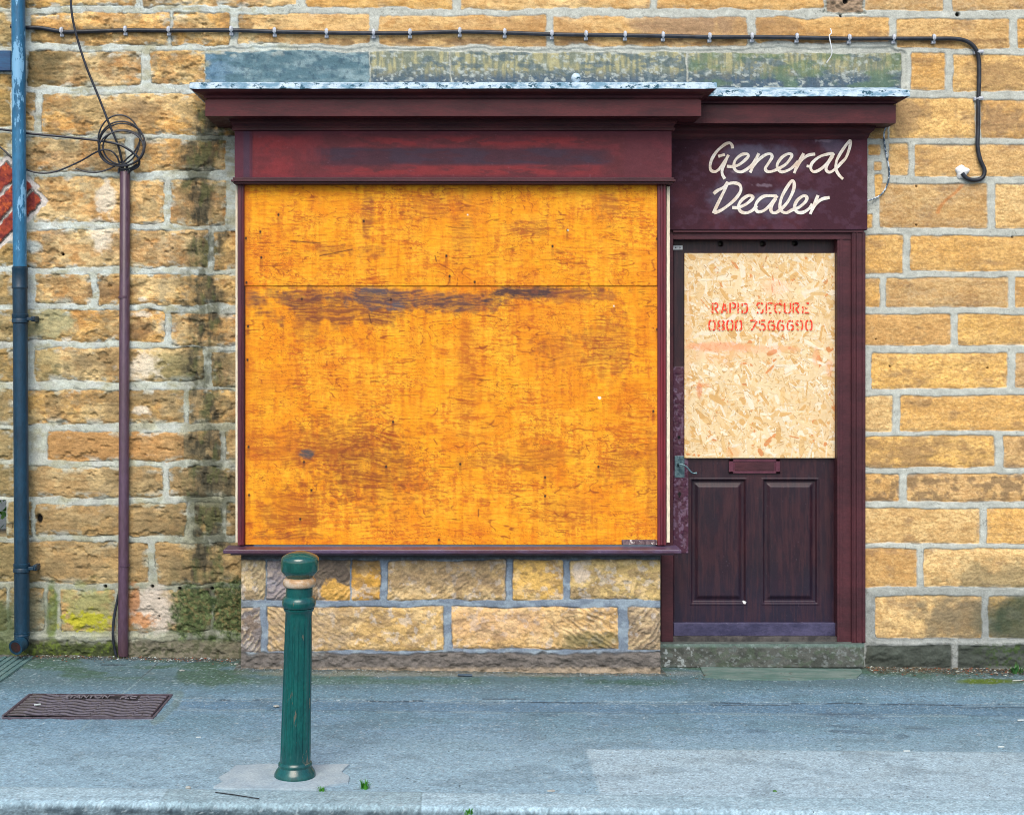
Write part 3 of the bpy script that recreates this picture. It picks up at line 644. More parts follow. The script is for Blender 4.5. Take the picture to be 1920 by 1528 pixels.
# plywood sheets
def ply_fun(x, y):
    v = fbm(x/16, y/120, 5, 401); hgr = fbm(x/34, y/2.6, 5, 403); f = fbm(x/7, y/2.4, 4, 405); p = fbm(x/26, y/18, 5, 407); b = fbm(x/70, y/60, 4, 409); sq = fbm(x/11, y/11, 3, 411)
    yw = y+26*(fbm(x/120, y/60, 3, 402)-.5)
    hgr = fbm(x/70, yw/2.4, 5, 403); v2 = fbm(x/7, y/50, 5, 404); f = fbm(x/11, yw/2.2, 5, 405)
    c = np.zeros(x.shape+(3,))+A(243, 166, 34)
    c = mixc(c, ss(.38, .66, v)*.5, A(236, 148, 28))
    c = mixc(c, ss(.46, .62, b)*.5, A(248, 182, 52)); c = mixc(c, ss(.5, .64, fbm(x/30, y/34, 5, 406))*.5, A(246, 176, 46))
    c = mixc(c, ss(.5, .64, fbm(x/44, y/50, 5, 408))*.45, A(228, 128, 26))
    gp = ss(.44, .66, .45*p+.25*v2+.3*b)                                         # where the grain has weathered
    c = mixc(c, ss(.5, .66, hgr)*(.32+.4*gp), A(218, 122, 24)); c = mixc(c, ss(.56, .68, f)*(.30+.45*gp), A(166, 84, 36))
    c = mixc(c, ss(.50, .70, .4*p+.6*v2)*.4, A(196, 100, 32)); c = mixc(c, ss(.5, .64, fbm(x/4, y/3.2, 4, 410))*(.16+.5*gp), A(190, 98, 38)); c = mixc(c, ss(.45, .7, fbm(x/5, y/70, 4, 412))*.3, A(214, 118, 24))
    # cathedral grain contours
    con = np.abs(np.sin(34*fbm(x/150, y/40, 3, 413)))
    c = mixc(c, (1-ss(.05, .28, con))*ss(.44, .58, fbm(x/50, y/24, 4, 414))*ss(.3, .5, f)*.75, A(136, 62, 32))
    worm = np.abs(fbm(x/11, y/8, 3, 415)-.5)
    c = mixc(c, (1-ss(.004, .018, worm))*ss(.52, .62, fbm(x/60, y/40, 4, 417))*.6, A(134, 60, 28)); w2 = np.abs(fbm(x/6, y/4.5, 3, 416)-.5); c = mixc(c, (1-ss(.006, .03, w2))*ss(.54, .64, fbm(x/40, y/50, 4, 418))*.4, A(130, 62, 32))
    # long dry cracks
    cr = np.abs(y+3*(vn(x/40, y/40, 5)-.5)*4-np.round(y/13.7)*13.7)
    c = mixc(c, (1-ss(.4, 1.2, cr))*ss(.72, .78, fbm(x/50, np.round(y/13.7)*3.1, 3, 419))*.7, A(96, 46, 26))
    # named stains
    def stn(cx, cy, rx, ry, k, amp=.7, sc=18, s=5, colr=(132, 70, 44)):
        nonlocal c
        c = mixc(c, blob(x, y, cx, cy, rx, ry, amp, sc, s)*k*(.45+.55*ss(.38, .58, .5*f+.5*hgr)), A(*colr))
    stn(690, 400, 11, 48, .65, .6, 14, 420); stn(700, 470, 30, 14, .5, .9, 10, 421); stn(630, 468, 40, 10, .5, 1, 8, 422); stn(1140, 385, 26, 30, .5, .9, 12, 423)
    stn(1000, 430, 42, 16, .5, 1, 10, 424); stn(800, 385, 40, 30, .35, 1, 9, 425); stn(870, 420, 20, 50, .35, .9, 10, 426)
    stn(475, 560, 16, 18, .7, .7, 14, 427, (104, 74, 62)); stn(620, 552, 110, 14, .5, .9, 16, 428, (110, 74, 60)); stn(640, 580, 120, 26, .8, 1, 16, 429, (112, 62, 48)); stn(700, 562, 60, 14, .8, 1, 12, 4290, (88, 74, 76)); stn(560, 558, 60, 14, .7, 1, 12, 4291, (96, 64, 56)); stn(1040, 548, 110, 9, .75, 1, 12, 4292, (96, 62, 50)); stn(860, 575, 80, 14, .7, 1, 12, 4293, (104, 66, 56))
    stn(770, 560, 90, 16, .85, .8, 18, 430, (96, 70, 66)); stn(850, 566, 70, 14, .8, .7, 18, 431, (92, 66, 62)); stn(980, 550, 70, 11, .9, .6, 18, 432, (76, 58, 58)); stn(1080, 556, 70, 12, .6, .9, 14, 433, (150, 84, 52))
    stn(700, 545, 30, 8, .8, .8, 12, 434, (84, 78, 84)); stn(930, 564, 20, 8, .85, .6, 12, 435, (74, 58, 60)); stn(740, 575, 16, 9, .8, .6, 12, 436, (86, 84, 92)); stn(575, 600, 26, 50, .55, .9, 14, 437)
    stn(876, 700, 18, 110, .55, .8, 16, 438, (176, 90, 36)); stn(1140, 650, 40, 55, .45, 1, 12, 439); stn(1050, 655, 50, 30, .4, 1.1, 10, 440)
    stn(560, 838, 100, 34, .6, .9, 16, 441, (172, 92, 36)); stn(650, 850, 90, 56, .55, 1.2, 9, 442, (140, 74, 36)); stn(700, 890, 80, 64, .55, 1.3, 8, 443, (128, 66, 36))
    stn(545, 960, 60, 40, .7, .9, 14, 444, (150, 78, 34)); stn(575, 850, 14, 9, .95, .5, 10, 445, (84, 78, 76)); stn(734, 822, 15, 16, .7, .7, 12, 446, (150, 66, 30)); stn(540, 1005, 60, 8, .6, .9, 10, 447, (124, 64, 40))
    stn(1020, 860, 60, 30, .5, 1, 12, 448, (150, 80, 36)); stn(900, 865, 60, 14, .5, 1, 12, 449, (150, 80, 40)); stn(1170, 870, 40, 36, .5, 1, 12, 450, (150, 80, 36)); stn(1060, 960, 60, 30, .4, 1, 12, 451, (160, 86, 36))
    stn(1180, 770, 46, 50, .4, .8, 16, 452, (200, 104, 24)); stn(480, 820, 14, 60, .4, .8, 12, 453, (180, 90, 34)); stn(1222, 900, 12, 90, .45, .8, 12, 454, (150, 76, 36)); stn(500, 720, 60, 30, .3, .9, 12, 455, (176, 92, 36))
    c = mixc(c, (1-ss(0, 16, x-458))*.45, A(190, 100, 34)); c = mixc(c, (1-ss(338, 350, y+8*(p-.5)))*.4, A(190, 110, 40))
    c = mixc(c, (1-ss(.5, 1.5, np.abs(y-537.4)))*.55*ss(.2, .5, vn(x/30, y*0, 4)), A(90, 56, 34))
    wh = np.hypot(x-1124, y-746); c = mixc(c, (wh < 3).astype(float), A(240, 236, 220))
    for (hx, hy) in ((488, 435), (490, 483), (566, 561), (570, 866), (584, 919), (563, 973), (737, 791), (724, 875), (1022, 895), (1022, 930), (863, 870), (823, 1012), (733, 562), (682, 415), (837, 480), (843, 518), (1036, 462), (1232, 448), (1232, 618), (1225, 771), (461, 447), (462, 530), (465, 612), (464, 675), (466, 838), (467, 928), (522, 403), (890, 529), (1064, 432), (1122, 875)):
        c = mixc(c, (1-ss(1, 4, np.abs(x-hx)))*ss(0, 3, y-hy)*(1-ss(6, 30, y-hy))*.4, A(120, 62, 36)); q = np.hypot(x-hx, (y-hy)*.8); c = mixc(c, 1-ss(1.3, 3.0, q), A(56, 42, 36))
    for (hx, hy) in ((1151, 574), (1065, 432), (877, 403)):
        c = mixc(c, 1-ss(.8, 2.2, np.hypot(x-hx, y-hy)), A(230, 224, 214))
    for (x0, y0, x1, y1) in ((897, 955, 897, 968), (692, 590, 696, 606), (816, 480, 818, 490), (600, 480, 660, 468), (545, 452, 600, 456)):
        t = np.clip(((x-x0)*(x1-x0)+(y-y0)*(y1-y0))/((x1-x0)**2+(y1-y0)**2), 0, 1); q = np.hypot(x-x0-t*(x1-x0), y-y0-t*(y1-y0)); c = mixc(c, (1-ss(.5, 1.8, q))*.8, A(90, 50, 34))
    h = (hgr-.5)*.0012+(f-.5)*.0016-ss(.58, .68, f)*gp*.001
    return h, np.clip(c, .003, .85)
field("plywood_board", np.arange(457.5, 1233.6, 1.3), np.arange(340, 537.6, 1.3), .1965, ply_fun, M_field, win, skirt=.018)
b2 = field("plywood_board", np.arange(460, 1233.6, 1.3), np.arange(536.2, 1021.5, 1.3), .1935, ply_fun, M_field, win, skirt=.018)
# splintered strip and packing at the lower right
o = MB(); o.pbox(1166, 1012, 1232, 1021, .19, .204, .001); o.build("packing_strip", paint("splintered_wood", A(120, 100, 100), A(80, 60, 66), .8, 30, (3, 1, 1), spots=(30, .6, A(210, 200, 190))), win)
# sill
o = MB()
a_ = W(418, 1030, .32); b_ = W(1278, 1039, .32); zt_ = zpy(1031, .32)
o.box((a_[0], -.16, zt_+.001), (b_[0], -.32, zpy(1038, .32)), .004); o.box((a_[0]+.03, -.1, zpy(1038, .32)+.001), (b_[0]-.03, -.285, zpy(1038, .32)-.012), .002)
o.build("sill", paint("sill_paint", A(86, 68, 92), A(78, 50, 64), .35, 5, (1, 1, 3), spots=(40, .68, A(150, 130, 150))), win)

# ------------------------------------------------------------------ doorway
dx0 = W(1238, 0, .04)[0]
dway = thing("door_surround", "maroon painted door surround with lead-capped cornice and hand-lettered panel", "door frame", (W(1430, 0, .0)[0], 0, W(0, 1200, .04)[2]))
zb2 = zpy(250, .06); zs2 = zpy(232, .16); zc2 = zpy(198, .16); zr2 = zpy(179, .21)
sxL = W(1244, 0, .06)[0]; sxR = W(1626, 0, .06)[0]
P = [(0, zb2-.03), (.006, zb2-.02)]+cyma(.008, zb2-.015, .030, zs2-.01, 6)+[(.034, zs2-.008), (.034, zs2), (.108, zs2), (.108, zc2-.002), (.098, zc2), (.098, zc2+.005), (.11, zc2+.007)]+cyma(.112, zc2+.008, .15, zr2-.006, 10)+[(.156, zr2-.004), (.156, zr2), (0, zr2+.012)]
o = MB(); o.mould(P, W(1240, 0, .1)[0], sxR, .06, left=False); o.build("cornice", M_maroon2, dway)
flashing("lead_flashing", W(1300, 0, .1)[0], sxR, .06, .158, zr2, dway, left=False, hgt=.025)
def sign_fun(x, y):
    b = fbm(x/50, y/40, 5, 501); v = fbm(x/14, y/10, 5, 503); f = fbm(x/4, y/4, 4, 505)
    c = np.zeros(x.shape+(3,))+A(64, 34, 44); c = mixc(c, ss(.45, .65, b)*.6, A(82, 42, 50)); c = mixc(c, ss(.5, .7, v)*.4, A(86, 58, 74))
    for (cx, cy, rx_, ry_) in ((1430, 300, 70, 26), (1360, 372, 30, 36), (1400, 285, 40, 14), (1440, 385, 60, 20), (1560, 275, 22, 14), (1480, 370, 60, 14)):
        c = mixc(c, blob(x, y, cx, cy, rx_, ry_, .5, 16, 506)*.45, A(96, 92, 110))
    for (cx, cy) in ((1432, 348), (1390, 322), (1548, 264)):
        c = mixc(c, blob(x, y, cx, cy, 16, 3, .9, 6, 507)*.6, A(128, 110, 122))
    c = mixc(c, ss(.82, .88, f)*.3, A(130, 112, 122))
    return (b-.5)*.001, c
sign = field("sign_panel", np.arange(1244, 1627, 1.6), np.arange(236, 431.5, 1.6), .055, sign_fun, M_field, dway, skirt=.05)
ORG[sign.name] = ORG[dway.name]

def ribbon(mb, pts, w, d, k0=0, sub=8):
    """flat painted stroke; pts in photo px"""
    P = catmull([(a, b, 0) for a, b in pts], sub)[:, :2]; n = len(P); V = []
    for i in range(n):
        t = P[min(i+1, n-1)]-P[max(i-1, 0)]; t = t/(np.linalg.norm(t)+1e-9); nn = np.array([-t[1], t[0]])*w/2
        ww = 1+.10*math.sin(i*.31+k0*2.1); dd = d+k0*.00012+.00035*i/n
        V.append(W(*(P[i]+nn*ww), dd)); V.append(W(*(P[i]-nn*ww), dd))
    F = [[2*i, 2*i+1, 2*i+3, 2*i+2] for i in range(n-1)]; mb.add(V, F)
GEN = [[(405,185),(402,150),(375,120),(330,128),(270,170),(205,235),(155,320),(137,400),(152,450),(200,462),(250,428),(310,345),(360,262)],
 [(235,280),(275,268),(315,258)], [(355,262),(318,350),(285,430),(283,490),(313,550)],
 [(338,398),(400,402),(480,382),(555,325),(597,275),(575,250),(510,262),(440,325),(422,400),(450,452),(510,466),(580,432),(645,372),(690,305)],
 [(722,243),(672,345),(618,475)], [(640,420),(715,325),(800,262),(862,250),(880,290),(835,365),(800,425),(825,462),(885,458),(960,425),(1045,375),(1105,300),(1115,258),(1070,250),(1000,292),(945,370),(950,430),(1000,466),(1085,440),(1150,390),(1195,335)],
 [(1260,243),(1205,345),(1145,482)], [(1160,440),(1230,332),(1310,268),(1398,252)],
 [(1295,395),(1345,402),(1430,385)][:2], [(1620,248),(1560,250),(1450,285),(1365,355),(1345,425),(1385,465),(1460,435),(1540,362),(1590,290),(1625,243)],
 [(1610,275),(1545,380),(1530,440),(1572,470),(1640,430),(1705,365),(1770,290),(1812,170),(1818,92),(1775,135),(1700,245),(1655,335),(1648,430),(1682,500),(1732,552)]]
DEA = [[(180,728),(225,690),(300,650),(350,590)], [(352,585),(320,665),(245,815),(175,962)],
 [(335,612),(420,598),(490,620),(505,690),(445,785),(350,870),(260,930),(185,958)],
 [(403,893),(470,893),(565,855),(640,790),(645,757),(595,750),(520,800),(478,872),(500,935),(565,958),(640,930),(700,870)],
 [(935,757),(860,752),(775,762),(705,820),(680,890),(710,942),(780,930),(860,862),(910,795),(945,752)],
 [(928,785),(872,880),(872,940),(920,957),(985,915),(1065,830),(1130,705),(1147,610),(1120,572),(1060,650),(1000,760),(975,860),(990,930),(1050,957),(1125,920),(1205,890),(1282,822),(1297,768),(1252,755),(1180,812),(1150,890),(1180,945),(1250,952),(1325,905),(1365,850)],
 [(1432,745),(1390,850),(1338,972)], [(1355,925),(1405,855),(1475,795),(1572,772)]]
mb = MB()
for k, st_ in enumerate(GEN): ribbon(mb, [(1310+a/6.4, 250+b/6.4) for a, b in st_], 5.4, .0575, k)
mb.build("word_general", M_letter, sign); mb = MB()
for k, st_ in enumerate(DEA): ribbon(mb, [(1310+a/6.4, 250+b/6.4) for a, b in st_], 5.8, .0575, k)
mb.build("word_dealer", M_letter, sign)
# frame: head, jambs and ribbed pilaster
o = MB(); o.pbox(1262, 430, 1620, 436, -.02, .05, .001); o.pbox(1262, 436, 1600, 449, -.1, .035, .002); o.build("frame_head", M_maroon, dway)
o = MB(); o.pbox(1240, 215, 1262.5, 1203, -.1, .035, .002); o.build("jamb", M_maroon, dway)
o = MB(); o.pbox(1570, 447, 1599, 1203, -.1, .03, .002); o.pbox(1575, 449, 1580, 1203, 0, .033, .001); o.build("jamb", M_maroon, dway)
o = MB(); o.pbox(1597, 436, 1623, 1205, -.02, .045, .002)
for (a_, b_) in ((1600, 1603), (1606, 1609), (1617, 1622)): o.pbox(a_, 437, b_, 1204, .0, .052, .0015)
o.build("pilaster", M_maroon, dway)
o = MB(); o.pbox(1258, 1194, 1575, 1203, -.15, .02, .001); o.build("threshold", M_thr, dway)

M_dummy = None
# door leaf
dd_ = -.035
door = thing("front_door", "dark maroon panelled door with strand board screwed over its glazing", "door", W(1415, 1192, dd_)*np.array([1, 1, 1]))
ORG[door.name] = W(1415, 1192, dd_)
def door_fun(x, y):
    h = np.zeros_like(x)
    for (x0, x1) in ((1296, 1398), (1431, 1532)):
        q = np.maximum(np.abs(x-(x0+x1)/2)-(x1-x0)/2, np.abs(y-1015)-116)   # <0 inside
        inr = -q
        h = np.where(inr > 0, -.014*ss(0, 3, inr)+.012*ss(6, 15, inr), h)
        h = np.where((inr > -3) & (inr <= 0), .002, h)
    for (hx, hy, r) in ((1351, 457, 5), (1430, 457, 5), (1490, 456, 5)):
        q = np.hypot(x-hx, y-hy); h = h-(q < r)*.03
    h = np.where(x < 1262+1.5, h-.004, h)
    b = fbm(x/30, y/60, 5, 601); v = fbm(x/8, y/30, 5, 603); f = fbm(x/4, y/4, 4, 605); lowb = ss(1040, 1180, y+30*(b-.5))
    c = np.zeros(x.shape+(3,))+A(42, 26, 36); c = mixc(c, ss(.42, .64, v)*.6, A(60, 34, 40)); c = mixc(c, ss(.5, .64, b)*.5, A(34, 28, 38)); c = mixc(c, lowb*.5, A(34, 34, 56))
    ls = (x < 1291)*(y > 688)*(y < 1037)
    c = mixc(c, ls*.9, A(80, 42, 62)); c = mixc(c, ls*ss(.52, .62, fbm(x/5, y/7, 5, 607))*.75, A(120, 96, 116)); c = mixc(c, ls*ss(.6, .7, fbm(x/6, y/6, 5, 609))*.6, A(46, 24, 40))
    c = mixc(c, ss(.8, .88, f)*.35, A(110, 96, 108)); c = mixc(c, ss(.52, .6, fbm(x/3, y/50, 4, 608))*.25, A(78, 48, 50)); c = mixc(c, (np.hypot(x-1396, y-1129) < 2.6).astype(float), A(230, 230, 226))
    c = mixc(c, (np.abs(y-(1080+1e-3*x)) < 0).astype(float), A(0, 0, 0))
    for (hx, hy, r) in ((1273, 820, 2.8), (1274, 926, 3.2), (1274, 931, 1.8)): c = mixc(c, 1-ss(r*.8, r*1.2, np.hypot(x-hx, (y-hy)*.8)), A(6, 4, 6))
    for (hx, hy, r) in ((1351, 457, 5), (1430, 457, 5), (1490, 456, 5)): c = mixc(c, 1-ss(r*.85, r*1.1, np.hypot(x-hx, y-hy)), A(6, 4, 6))
    h = h+ls*(.0015)*(1-ss(.5, .7, fbm(x/6, y/6, 5, 609)))
    return h, c
M_doorf = attrmat("door_leaf_paint", rough=.38, spec=.3, n1=(20, .94, 1.06), n2=(200, .88, 1.1), bmp=(90, .25, .0015))
field("door_leaf", np.arange(1261, 1571.5, 1.25), np.arange(446, 1195, 1.25), dd_, door_fun, M_doorf, door, skirt=.04)
o = MB(); o.pbox(1263, 1168, 1569, 1192, dd_-.01, dd_+.028, .003)
o.build("weather_board", M_weather, door)
# letter box
o = MB(); o.pbox(1367, 861, 1463, 887.5, dd_-.01, dd_+.005, .001)
for (x0, y0, x1, y1) in ((1367, 861, 1463, 865), (1367, 884, 1463, 887.5), (1367, 861, 1375, 887.5), (1455, 861, 1463, 887.5)): o.pbox(x0, y0, x1, y1, dd_, dd_+.010, .001)
lb = o.build("letterbox", paint("letterbox_paint", A(92, 42, 58), A(78, 34, 50), .45, 12, spots=(60, .68, A(130, 100, 110))), door); ORG[lb.name] = ORG[door.name]
o = MB(); o.pbox(1378, 867, 1452, 882, dd_+.002, dd_+.0085, .001); o.build("flap", M_maroon, lb)
# handle
o = MB(); o.pbox(1265, 855, 1283.5, 895, dd_-.002, dd_+.006, .001)
for yy in (860, 890): o.lathe([(.0035, 0), (.0025, .0015)], W(1275, yy, dd_+.006), 10, 'y')
hp = o.build("handle_plate", M_silver, door); ORG[hp.name] = ORG[door.name]
o = MB(); o.lathe([(.012, 0), (.011, .006), (.008, .014), (.008, .04)], W(1274, 871, dd_+.006), 20, 'y')
pts = [W(1274, 871, dd_+.045), W(1281, 871.5, dd_+.048), W(1288, 876, dd_+.05), W(1294, 883, dd_+.05), W(1299, 887, dd_+.05), W(1305, 887, dd_+.05)]
o.tube(pts, .0042, 8, 5); o.lathe([(.001, -.006), (.005, -.004), (.0065, 0), (.005, .004), (.001, .006)], W(1305, 887, dd_+.05), 12, 'x'); o.build("lever", M_silver, hp, smooth=True)
# hinge plate
o = MB(); o.pbox(1262, 460.5, 1280, 468.5, dd_, dd_+.006, .0008); h1 = o.build("hinge_plate", M_white, door); ORG[h1.name] = ORG[door.name]
o = MB(); [o.lathe([(.0032, 0), (.003, .001)], W(xx, 464.5, dd_+.0058), 10, 'y') for xx in (1267, 1275)]; o.build("screw", M_hole, h1)
# strand board
def osb_fun_factory():
    X = np.arange(1283.5, 1565.8, .95); Y = np.arange(475, 859.6, .95)
    gx, gy = np.meshgrid(X, Y); c = np.zeros(gx.shape+(3,))+A(232, 196, 140); hh = np.zeros_like(gx)
    pal = [A(248, 216, 164), A(250, 221, 170), A(246, 211, 155), A(255, 238, 204), A(240, 199, 136), A(252, 224, 176), A(255, 238, 206), A(232, 184, 116), A(249, 216, 164), A(252, 226, 180)]
    r = np.random.default_rng(5)
    pal = [p*.84 for p in pal]
    for k in range(4800):
        cx = 1283+r.random()*283; cy = 475+r.random()*385; L = 4+r.random()**2*19; w = .8+r.random()**1.6*4.6; t = r.normal()*.75+(1.35 if r.random() < .6 else .2)
        ca, sa = math.cos(t), math.sin(t); m = L+3
        j0, j1 = np.searchsorted(X, [cx-m, cx+m]); i0, i1 = np.searchsorted(Y, [cy-m, cy+m])
        if j1 <= j0 or i1 <= i0: continue
        u = (gx[i0:i1, j0:j1]-cx)*ca+(gy[i0:i1, j0:j1]-cy)*sa; v = -(gx[i0:i1, j0:j1]-cx)*sa+(gy[i0:i1, j0:j1]-cy)*ca
        mm = (np.abs(u) < L) & (np.abs(v) < w*(1-.5*(np.abs(u)/L)**3))
        p = pal[r.integers(len(pal))] if r.random() > .03 else A(214, 144, 88)
        c[i0:i1, j0:j1][mm] = p*(.94+.1*r.random()); hh[i0:i1, j0:j1][mm] = (r.random()-.5)*.0012
        ed = mm & (np.abs(v) > w*(1-.5*(np.abs(u)/L)**3)-.8)
        if r.random() < .25: c[i0:i1, j0:j1][ed] *= .86
    for k in range(900):   # short dark slivers
        cx = 1283+r.random()*283; cy = 475+r.random()*385; L = 1.5+r.random()*4; t = r.random()*3.14; ca, sa = math.cos(t), math.sin(t)
        j0, j1 = np.searchsorted(X, [cx-6, cx+6]); i0, i1 = np.searchsorted(Y, [cy-6, cy+6])
        if j1 <= j0 or i1 <= i0: continue
        u = (gx[i0:i1, j0:j1]-cx)*ca+(gy[i0:i1, j0:j1]-cy)*sa; v = -(gx[i0:i1, j0:j1]-cx)*sa+(gy[i0:i1, j0:j1]-cy)*ca
        mm = (np.abs(u) < L) & (np.abs(v) < .6); c[i0:i1, j0:j1][mm] = A(*[(206, 164, 108), (184, 146, 96), (222, 182, 126)][r.integers(3)])
    f = fbm(gx/8, gy/8, 4, 701)
    def pk(cx, cy, rx_, ry_, k, colr):
        nonlocal c
        c = mixc(c, blob(gx, gy, cx, cy, rx_, ry_, .6, 12, 703)*k, A(*colr))
    pk(1350, 650, 62, 8, .55, (238, 150, 110)); pk(1440, 655, 60, 7, .4, (244, 176, 136)); pk(1350, 664, 50, 20, .25, (240, 176, 130)); pk(1312, 728, 5, 18, .6, (214, 120, 66)); pk(1318, 722, 14, 5, .4, (222, 130, 76)); pk(1530, 668, 5, 18, .4, (236, 160, 120))
    pk(1455, 540, 26, 14, .3, (250, 190, 160)); pk(1375, 848, 14, 12, .4, (226, 160, 90)); pk(1555, 690, 6, 14, .35, (232, 150, 110)); pk(1335, 512, 6, 16, .5, (218, 168, 90)); pk(1468, 745, 5, 20, .4, (226, 176, 96)); pk(1290, 640, 6, 120, .3, (232, 176, 120))
    return X, Y, hh, c
OX, OY, oh, oc = osb_fun_factory()
osb = field("strand_board", OX, OY, dd_+.016, lambda x, y: (oh, oc), M_osb, door, skirt=.014); ORG[osb.name] = ORG[door.name]
GL = {  # stencil strokes in a 1 x 1 cell, y down, with the bridges left open
 'R': [[(.08,0),(.08,1)], [(.25,.02),(.7,.05),(.88,.25),(.7,.45),(.45,.5)], [(.45,.55),(.9,1)]],
 'A': [[(.45,.02),(.05,1)], [(.6,.1),(.75,.55),(.95,1)], [(.3,.68),(.72,.68)]],
 'P': [[(.08,0),(.08,1)], [(.35,.02),(.75,.06),(.9,.26),(.75,.46),(.35,.5)]],
 'I': [[(.5,0),(.5,1)]],
 'D': [[(.08,.05),(.08,.3)], [(.08,.7),(.08,1)], [(.35,.05),(.75,.1),(.92,.45),(.8,.85),(.4,1)]],
 'S': [[(.5,.02),(.2,.05),(.05,.28)], [(.2,.45),(.55,.5)], [(.9,.62),(.85,.9),(.55,.98)], [(.3,.98),(.08,.9)], [(.62,.02),(.9,.1)]],
 'E': [[(.1,0),(.1,1)], [(.35,.05),(.95,.05)], [(.4,.5),(.66,.5)], [(.5,.96),(.85,.96)]], 'F': [[(.1,0),(.1,1)], [(.35,.05),(.95,.05)]],
 'Z': [[(.1,.35),(.1,1)], [(.35,.95),(1.0,.95)], [(.6,.05),(.95,.05)], [(.4,.5),(.75,.5)]],
 'C': [[(.4,.03),(.12,.2),(.05,.5),(.12,.8),(.35,.97)], [(.6,.03),(.85,.1),(.95,.22)], [(.65,.97),(.9,.82)]],
 'U': [[(.05,0),(.05,.7),(.2,.93),(.4,1)], [(.92,0),(.92,.7),(.8,.92),(.6,1)]],
 '0': [[(.38,.02),(.12,.12),(.05,.5),(.12,.88),(.38,.98)], [(.62,.02),(.88,.12),(.95,.5),(.88,.88),(.62,.98)]],
 '8': [[(.38,.02),(.1,.12),(.1,.36),(.35,.48)], [(.62,.02),(.9,.12),(.9,.36),(.65,.48)], [(.35,.54),(.05,.7),(.08,.9),(.38,.98)], [(.65,.54),(.95,.7),(.92,.9),(.62,.98)]],
 '7': [[(.0,.04),(.75,.04)], [(.95,.1),(.2,1)]],
 '5': [[(.1,.02),(.1,.35)], [(.35,.02),(.95,.02)], [(.3,.4),(.75,.42),(.95,.65),(.85,.9),(.6,.98)], [(.35,.98),(.05,.88)]],
 '6': [[(.55,.02),(.2,.14),(.05,.5),(.12,.86),(.38,.98)], [(.7,.05),(.88,.16)], [(.5,.48),(.85,.52),(.95,.72),(.85,.92),(.6,.98)]],
 '9': [[(.38,.5),(.1,.4),(.08,.15),(.35,.02)], [(.6,.02),(.9,.14),(.95,.5),(.88,.85),(.7,.97)], [(.4,.98),(.1,.86)]]}
def stencil(word, cells, y0, y1):
    mb = MB(); k = 0
    for ch, (a, b) in zip(word, cells):
        for st_ in GL[ch]:
            ribbon(mb, [(1310+(a+(b-a)*u)/8, 550+(y0+(y1-y0)*v)/8) for u, v in st_], 2.9, dd_+.0195, k % 6, 5); k += 1
    return mb
stencil("RAPID", [(200,300),(340,432),(465,562),(560,625),(648,738)], 145, 300).build("word_rapid", M_red, osb)
stencil("SECURZ", [(868,975),(1005,1110),(1138,1245),(1285,1385),(1412,1512),(1552,1660)], 145, 300).build("word_secure", M_red, osb)
stencil("0800", [(152,250),(288,385),(422,517),(553,648)], 405, 555).build("phone_code", M_red, osb)
stencil("7566690", [(770,882),(905,1002),(1040,1143),(1182,1282),(1328,1425),(1460,1562),(1605,1703)], 405, 555).build("phone_number", M_red, osb)

# step
def step_fun(x, y):
    b = fbm(x/20, y/12, 5, 801); f = fbm(x/6, y/5, 4, 803)
    c = np.zeros(x.shape+(3,))+A(88, 90, 84); c = mixc(c, ss(.4, .64, b)*.7, A(56, 60, 54)); c = mixc(c, ss(.5, .64, fbm(x/14, y/10, 4, 805))*.4, A(80, 96, 74)); c = mixc(c, ss(.6, .68, f)*(1-ss(1260, 1330, x)*.7)*.8, A(170, 178, 176)); c = mixc(c, (1-ss(1210, 1216, y))*.5, A(116, 142, 132))
    return (b-.5)*.008+(f-.5)*.003, c
stp = thing("door_step", "worn grey-green stone step below the front door", "step", W(1430, 1245, .085))
o = field("step_face", np.arange(1237, 1621, 1.8), np.arange(1207, 1251, 1.5), .085, step_fun, M_stone, stp)
o = MB(); a_ = W(1237, 1207, .083); b_ = W(1620, 1250, .083); o.box((a_[0]+.002, .1, a_[2]-.001), (b_[0]-.002, -.0835, b_[2]), .004); o.build("tread", paint("step_stone", A(96, 104, 98), A(74, 80, 76), .85, 14, bmp=(100, .6, .003)), stp)
a_ = G(1312, 1250); b_ = G(1616, 1273)
o = MB(); V = [G(1312, 1250), G(1610, 1249), G(1617, 1262), G(1606, 1272), G(1500, 1275), G(1380, 1275), G(1322, 1270)]
n_ = len(V); VV = [p+np.array([0, 0, .006]) for p in V]+[p-np.array([0, 0, .03]) for p in V]
o.add(VV, [list(range(n_))[::-1]]+[[i, (i+1) % n_, (i+1) % n_+n_, i+n_] for i in range(n_)]); o = o.build("step_slab", M_slate, origin=G(1460, 1262)); tag(o, "thin green-grey stone slab set in the pavement before the door step", "slab")

